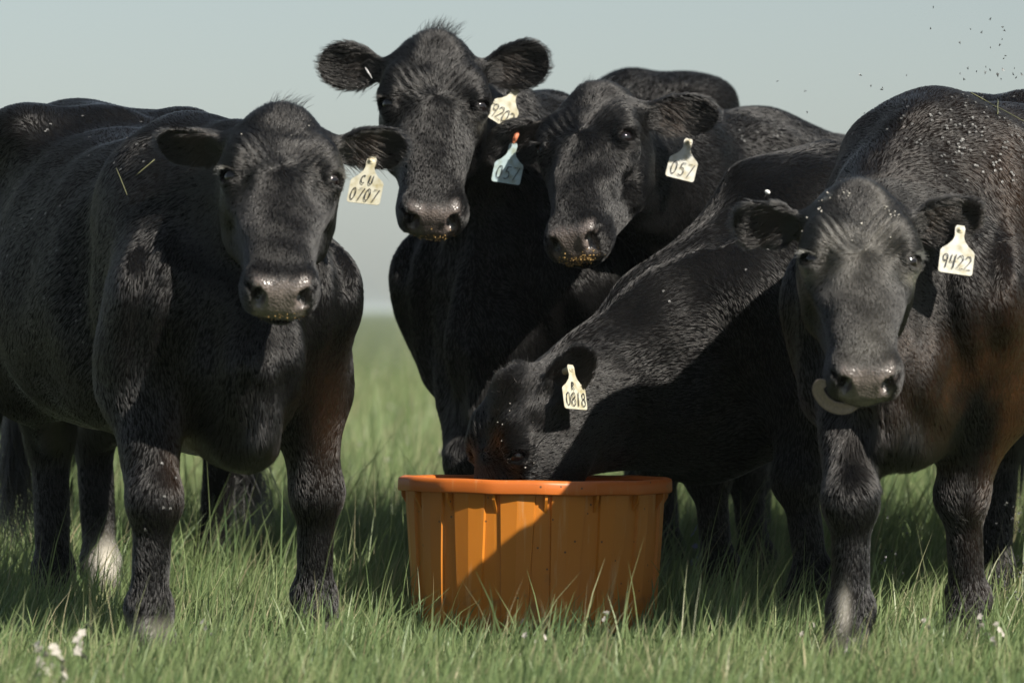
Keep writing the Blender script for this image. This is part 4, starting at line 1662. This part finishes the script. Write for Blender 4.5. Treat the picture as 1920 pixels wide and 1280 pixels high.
def field(n, y0, y1, half, rng, hmean, wmean, segs, pwr=1.0):
    """blades scattered over a wedge that widens with distance"""
    u = rng.random(n)
    y = y0 + (y1 - y0) * u**pwr
    x = (rng.random(n) * 2 - 1) * half(y)
    P = np.stack([x, y, np.zeros(n)], 1)
    clump = NZ[10](P, 0.9) * 0.5 + NZ[11](P, 3.2) * 0.4
    h = hmean(x, y) * rng.gamma(4.5, 1 / 4.5, n) * np.clip(1 + 0.28 * clump, 0.4, 1.7)
    tone = np.clip(0.42 + 0.16 * NZ[9](P, 1.6) + rng.normal(size=n) * 0.20 + 0.14 * np.clip((y - 14) / 8, 0, 1) + (rng.random(n) < 0.05) * 0.4, 0, 1)
    w = wmean * rng.uniform(0.6, 1.3, n)
    stalk = rng.random(n) < 0.035
    h = np.where(stalk, h * 1.5 + 0.05, h)
    w = np.where(stalk, w * 0.45, w)
    tone = np.where(stalk, np.clip(tone + 0.35, 0, 1), tone)
    trod = (np.abs(x - 0.06) < 0.36) & (y > 10.85) & (y < 11.78)
    h = np.where(trod & (rng.random(n) < 0.9), h * 0.58, h)
    keep0 = ~(trod & (rng.random(n) < 0.5))
    keep = keep0 & (np.hypot(x - TUBX, y - TUBY) > 0.318)
    return x[keep], y[keep], h[keep], w[keep], tone[keep]


rng = np.random.default_rng(11)


def near_h(x, y):
    h = 0.070 + 0.10 * np.clip((y - 11.7) / 2.5, 0, 1)
    h = h + 0.030 * np.exp(-((np.hypot(x - TUBX, y - TUBY) - 0.38) / 0.10)**2)
    return h * np.where(y < 10.6, 0.85, 1.0)


parts = []
x, y, h, w, tn = field(120000, 9.2, 17.0, lambda y: 0.107 * y + 0.75, rng, near_h, 0.0029, 3, 1.1)
parts.append(blades(x, y, np.zeros(len(x)), h, w, rng, tn))
x, y, h, w, tn = field(70000, 17.0, 46.0, lambda y: 0.107 * y + 1.6, rng, lambda x, y: 0.20 + 0.08 * np.clip((y - 17) / 20, 0, 1), 0.0055, 2, 1.15)
parts.append(blades(x, y, np.full(len(x), -0.03), h, w, rng, tn, segs=2))
off, VV, FF, TT, AA = 0, [], [], [], []
for V, F, t, a in parts:
    VV.append(V)
    FF.append(F + off)
    TT.append(t)
    AA.append(a)
    off += len(V)
grass = mesh_obj('grass', np.concatenate(VV), np.concatenate(FF), M_GRASS)
for an, av in (('tone', np.concatenate(TT)), ('along', np.concatenate(AA))):
    a = grass.data.attributes.new(an, 'FLOAT', 'POINT')
    a.data.foreach_set('value', av.astype(np.float32))
tag(grass, 'green pasture grass with bent blades growing around the hooves and tub', 'grass', kind='stuff')

# ------------------------------------------------------------------ wild flowers
M_STEM = simple_mat('flower_stem', (0.10, 0.17, 0.06), 0.6, 0.3)
M_PETAL = simple_mat('petal_white', (0.42, 0.39, 0.35), 0.6, 0.2)
M_PETALP = simple_mat('petal_lilac', (0.20, 0.22, 0.34), 0.6, 0.2)
M_STRAW = simple_mat('grass_stem', (0.14, 0.145, 0.075), 0.6, 0.3)


def flower(px, d, hgt, label, group, m, nb, spread, seed, size=0.012):
    rng = np.random.default_rng(seed)
    x, y = xy(px, d)
    root = empty('wildflower', (x, y, 0), rng.uniform(0, 6))
    top = np.array([rng.normal() * 0.02, rng.normal() * 0.02, hgt])
    pth = [np.zeros(3), top * 0.5 + rng.normal(size=3) * 0.006, top]
    V, F = tube(catmull(pth, 4), np.linspace(0.002, 0.0011, 9), 6)
    mesh_obj('stem', V, F, M_STEM, root)
    for i in range(nb):
        z = hgt - spread * (i / max(nb - 1, 1))
        a = rng.uniform(0, 6.28)
        c0 = top * (z / hgt) + np.array([math.cos(a), math.sin(a), 0]) * rng.uniform(0.006, 0.016)
        n = norm(np.array([math.cos(a), math.sin(a), rng.uniform(0.1, 0.8)]))
        s1 = norm(np.cross(n, [0, 0, 1.0]))
        s2 = np.cross(n, s1)
        V, F = [], []
        for k in range(5):
            w = 2 * math.pi * k / 5 + a
            u = math.cos(w) * s1 + math.sin(w) * s2
            v = -math.sin(w) * s1 + math.cos(w) * s2
            b = len(V)
            r = size * rng.uniform(0.75, 1.15)
            V += [c0, c0 + u * r * 0.55 + v * r * 0.38 + n * r * 0.15, c0 + u * r + n * r * 0.05, c0 + u * r * 0.55 - v * r * 0.38 + n * r * 0.15]
            F += [(b, b + 1, b + 2), (b, b + 2, b + 3)]
        mesh_obj('blossom', np.array(V), F, m, root, smooth=False)
    tag(root, label, 'flower', group)


FG = 'white wildflowers in the grass'
i = 0
for px, d, hg, nb, sp in ((68, 9.55, 0.135, 9, 0.085), (122, 9.6, 0.125, 9, 0.075), (142, 9.75, 0.165, 7, 0.07)):
    flower(px, d, hg, 'tall white wildflower spike in the clump before the cow tagged CU 0707', 'white flower clump', M_PETAL, nb, sp, 100 + i, 0.012)
    i += 1
for px, d, hg, nb, sp in ((395, 10.5, 0.12, 3, 0.03), (995, 10.5, 0.12, 4, 0.03), (1008, 10.45, 0.10, 3, 0.02), (1130, 10.6, 0.13, 4, 0.04), (1722, 10.55, 0.13, 3, 0.03), (1842, 10.35, 0.12, 5, 0.04), (1860, 10.5, 0.13, 3, 0.04), (1500, 10.5, 0.11, 2, 0.02)):
    flower(px, d, hg, 'small low white wildflower in the front grass', FG, M_PETAL, nb, sp, 100 + i, 0.008)
    i += 1
flower(1303, 12.9, 0.24, 'lilac-blue wildflower spike right of the orange tub', None, M_PETALP, 9, 0.12, 300, 0.012)
# pale flower heads scattered in the blurred meadow behind
rng = np.random.default_rng(77)
n = 420
y = rng.uniform(17.5, 44, n)
x = (rng.random(n) * 2 - 1) * (0.107 * y + 1)
z = rng.uniform(0.14, 0.32, n)
base = np.array([(1, 0, 0), (-1, 0, 0), (0, 1, 0), (0, -1, 0), (0, 0, 1), (0, 0, -1)], float)
oct_f = np.array([(0, 2, 4), (2, 1, 4), (1, 3, 4), (3, 0, 4), (2, 0, 5), (1, 2, 5), (3, 1, 5), (0, 3, 5)])
s = rng.uniform(0.005, 0.013, n)
V = (base[None] * s[:, None, None] * rng.uniform(0.6, 1.5, (n, 1, 3)) + np.stack([x, y, z], 1)[:, None]).reshape(-1, 3)
F = (np.arange(n)[:, None, None] * 6 + oct_f[None]).reshape(-1, 3)
tag(mesh_obj('meadow_flowers', V, F, M_PETAL, None, False), 'pale flower heads scattered through the meadow behind the cows', 'flowers', kind='stuff')

# ------------------------------------------------------------------ stray grass stems on the cows' backs
def lying_stem(cow, px0, px1, label, d_hint):
    o0 = Vector((0, 0, CAMH))
    pts = []
    for t in np.linspace(0, 1, 6):
        px = np.array(px0) * (1 - t) + np.array(px1) * t
        hit = cow.bvh.ray_cast(o0, (Vector(at(px[0], px[1], 10.0)) - o0).normalized())
        if hit[0] is None:
            continue
        pts.append(np.array(hit[0]) + np.array(hit[1]) * (0.006 if hit[1].y < 0 else -0.006) + np.array([0, -0.004, 0]))
    if len(pts) < 3:
        return
    V, F = tube(pts, [0.0011] * (len(pts) - 1) + [0.0006], 6)
    V = np.array(V)
    o = V.mean(0)
    ob = mesh_obj('grass_stem', V - o, F, M_STRAW)
    ob.location = o
    tag(ob, label, 'stem')


lying_stem(A, (222, 318), (242, 368), 'short green grass stem stuck on the shoulder of the cow tagged CU 0707', 11.5)
lying_stem(A, (292, 303), (258, 332), 'green grass blade near the ear on the shoulder of the cow tagged CU 0707', 11.5)
lying_stem(E_, (1818, 178), (1918, 232), 'long pale grass stem across the back of the licking cow', 12.0)
lying_stem(E_, (1868, 218), (1872, 190), 'short grass stem standing on the back of the licking cow', 12.0)

# ------------------------------------------------------------------ flies
def fly_mesh(name, wing_mat, body_mat):
    V, F, MI = [], [], []
    rows = [(-0.0032, 0.0003), (-0.0022, 0.0011), (-0.0006, 0.0013), (0.0008, 0.0012), (0.0018, 0.0007), (0.0022, 0.0010), (0.0029, 0.0008), (0.0033, 0.0002)]
    sg = 6
    for xx, r in rows:
        for j in range(sg):
            a = 2 * math.pi * j / sg
            V.append((xx, r * math.cos(a), r * math.sin(a)))
    for i in range(len(rows) - 1):
        for j in range(sg):
            F.append((i * sg + j, i * sg + (j + 1) % sg, (i + 1) * sg + (j + 1) % sg, (i + 1) * sg + j))
            MI.append(0)
    for s in (-1, 1):
        b = len(V)
        V += [(0.001, s * 0.0006, 0.0012), (-0.0015, s * 0.0028, 0.0016), (-0.0052, s * 0.0030, 0.0012), (-0.0040, s * 0.0008, 0.0014)]
        F.append((b, b + 1, b + 2, b + 3))
        MI.append(1)
    me = bpy.data.meshes.new(name)
    me.from_pydata(V, [], F)
    me.materials.append(body_mat)
    me.materials.append(wing_mat)
    me.polygons.foreach_set('material_index', MI)
    me.update()
    return me


M_FLYB = simple_mat('fly_body', (0.012, 0.012, 0.014), 0.4, 0.4)
M_WING_GLINT = simple_mat('fly_wing_glint', (0.17, 0.17, 0.165), 0.35, 0.6)  # resting flies: sun glint on the wings put in as a paler colour
M_WINGD = simple_mat('fly_wing_dusky', (0.10, 0.10, 0.10), 0.35, 0.5)
FLY_AIR = fly_mesh('fly', M_WINGD, M_FLYB)
FLY_REST = fly_mesh('resting_fly', M_WING_GLINT, M_FLYB)
rng = np.random.default_rng(21)


def air_fly(px, py, d, label, group):
    o = link(bpy.data.objects.new('fly', FLY_AIR))
    o.location = at(px, py, d)
    o.rotation_euler = rng.uniform(-3, 3, 3)
    o.scale = [rng.uniform(0.75, 1.15)] * 3
    tag(o, label, 'fly', group)


G1, L1 = 'flies in the air above the licking cow', 'tiny dark fly in the sky above the back of the licking cow'
for px, py in ((1750, 14), (1857, 35), (1820, 55), (1841, 60), (1879, 51), (1884, 58), (1800, 81), (1745, 53), (1879, 74), (1857, 89), (1874, 85), (1886, 105), (1882, 110), (1815, 129), (1831, 134), (1848, 125), (1856, 131), (1870, 138), (1880, 130), (1877, 148), (1847, 137), (1807, 148), (1900, 140), (1905, 146), (1915, 139), (1800, 138), (1614, 141), (1700, 141), (1633, 162), (1655, 165), (1654, 168), (1871, 142), (1902, 128)):
    air_fly(px, py, rng.uniform(11.6, 12.6), L1, G1)
for px, py in ((1458, 152), (1509, 171), (1513, 210), (1435, 222), (1165, 132)):
    air_fly(px, py, rng.uniform(12.4, 13.2), 'lone dark fly in the sky over the cow with two 057 tags', 'flies in the sky over the 057 cow')
G2, L2 = 'flies beside the licking cow\'s legs', 'tiny dark fly hovering beside the legs of the licking cow'
for i in range(60):
    px = 1920 - abs(rng.normal()) * 34
    air_fly(px, rng.uniform(930, 1130), rng.uniform(11.2, 11.9), L2, G2)
for i in range(16):
    air_fly(rng.uniform(1645, 1705), rng.uniform(950, 1080), rng.uniform(11.0, 12.0), L2, G2)


def rest_flies(cow, rects, label, group, d_range):
    o0 = Vector((0, 0, CAMH))
    for (x0, x1, y0, y1, n) in rects:
        for _ in range(n):
            px, py = rng.uniform(x0, x1), rng.uniform(y0, y1)
            dr = (Vector(at(px, py, 10.0)) - o0).normalized()
            hit = cow.bvh.ray_cast(o0, dr)
            if hit[0] is None or not (d_range[0] < hit[0].y < d_range[1]):
                continue
            nn = hit[1] if hit[1].dot(dr) < 0 else -hit[1]
            o = link(bpy.data.objects.new('fly', FLY_REST))
            z = nn
            xx = Vector((rng.normal() * 0.5, rng.normal() * 0.5, 1.0))
            xx = (xx - z * xx.dot(z)).normalized()
            yy = z.cross(xx)
            o.matrix_world = Matrix(((xx.x, yy.x, z.x, hit[0].x + nn.x * 0.006), (xx.y, yy.y, z.y, hit[0].y + nn.y * 0.006), (xx.z, yy.z, z.z, hit[0].z + nn.z * 0.006), (0, 0, 0, 1)))
            tag(o, label, 'fly', group)


rest_flies(E_, [(1700, 1830, 185, 300, 34), (1770, 1920, 255, 345, 32), (1800, 1920, 165, 260, 34), (1600, 1700, 190, 260, 6)], 'fly with glint-pale wings resting on the back of the licking cow', 'flies resting on the licking cow', (11, 14))
rest_flies(C_, [(1360, 1560, 230, 270, 16)], 'fly with glint-pale wings resting on the back of the 057 cow', 'flies resting on the 057 cow', (12.5, 15))
rest_flies(A, [(0, 170, 380, 680, 26), (60, 330, 220, 330, 14), (240, 340, 830, 1100, 8)], 'fly with glint-pale wings resting on the cow tagged CU 0707', 'flies resting on the cow tagged CU 0707', (10.5, 13.5))
rest_flies(D_, [(1100, 1480, 360, 640, 10)], 'fly with glint-pale wings resting on the neck of the cow feeding in the tub', 'flies resting on the feeding cow', (11.5, 13.5))

# ------------------------------------------------------------------ hazy air over the plain
hm, hnt, hout = mat('hazy_air')
pv = hnt.nodes.new('ShaderNodeVolumePrincipled')
pv.inputs['Color'].default_value = (0.74, 0.82, 0.88, 1)
pv.inputs['Density'].default_value = 0.00028
pv.inputs['Anisotropy'].default_value = 0.0
hnt.links.new(pv.outputs[0], hout.inputs['Volume'])
hx0, hx1, hy0, hy1, hz0, hz1 = -2600.0, 2600.0, -500.0, 5300.0, -1.5, 2.4
hv = [(x, y, z) for x in (hx0, hx1) for y in (hy0, hy1) for z in (hz0, hz1)]
haze = mesh_obj('haze', hv, [(0, 1, 3, 2), (4, 6, 7, 5), (0, 4, 5, 1), (2, 3, 7, 6), (0, 2, 6, 4), (1, 5, 7, 3)], hm, None, False)
tag(haze, 'pale hazy air lying over the far pasture', 'haze', kind='stuff')
print('script', round(time.time() - T0, 1))
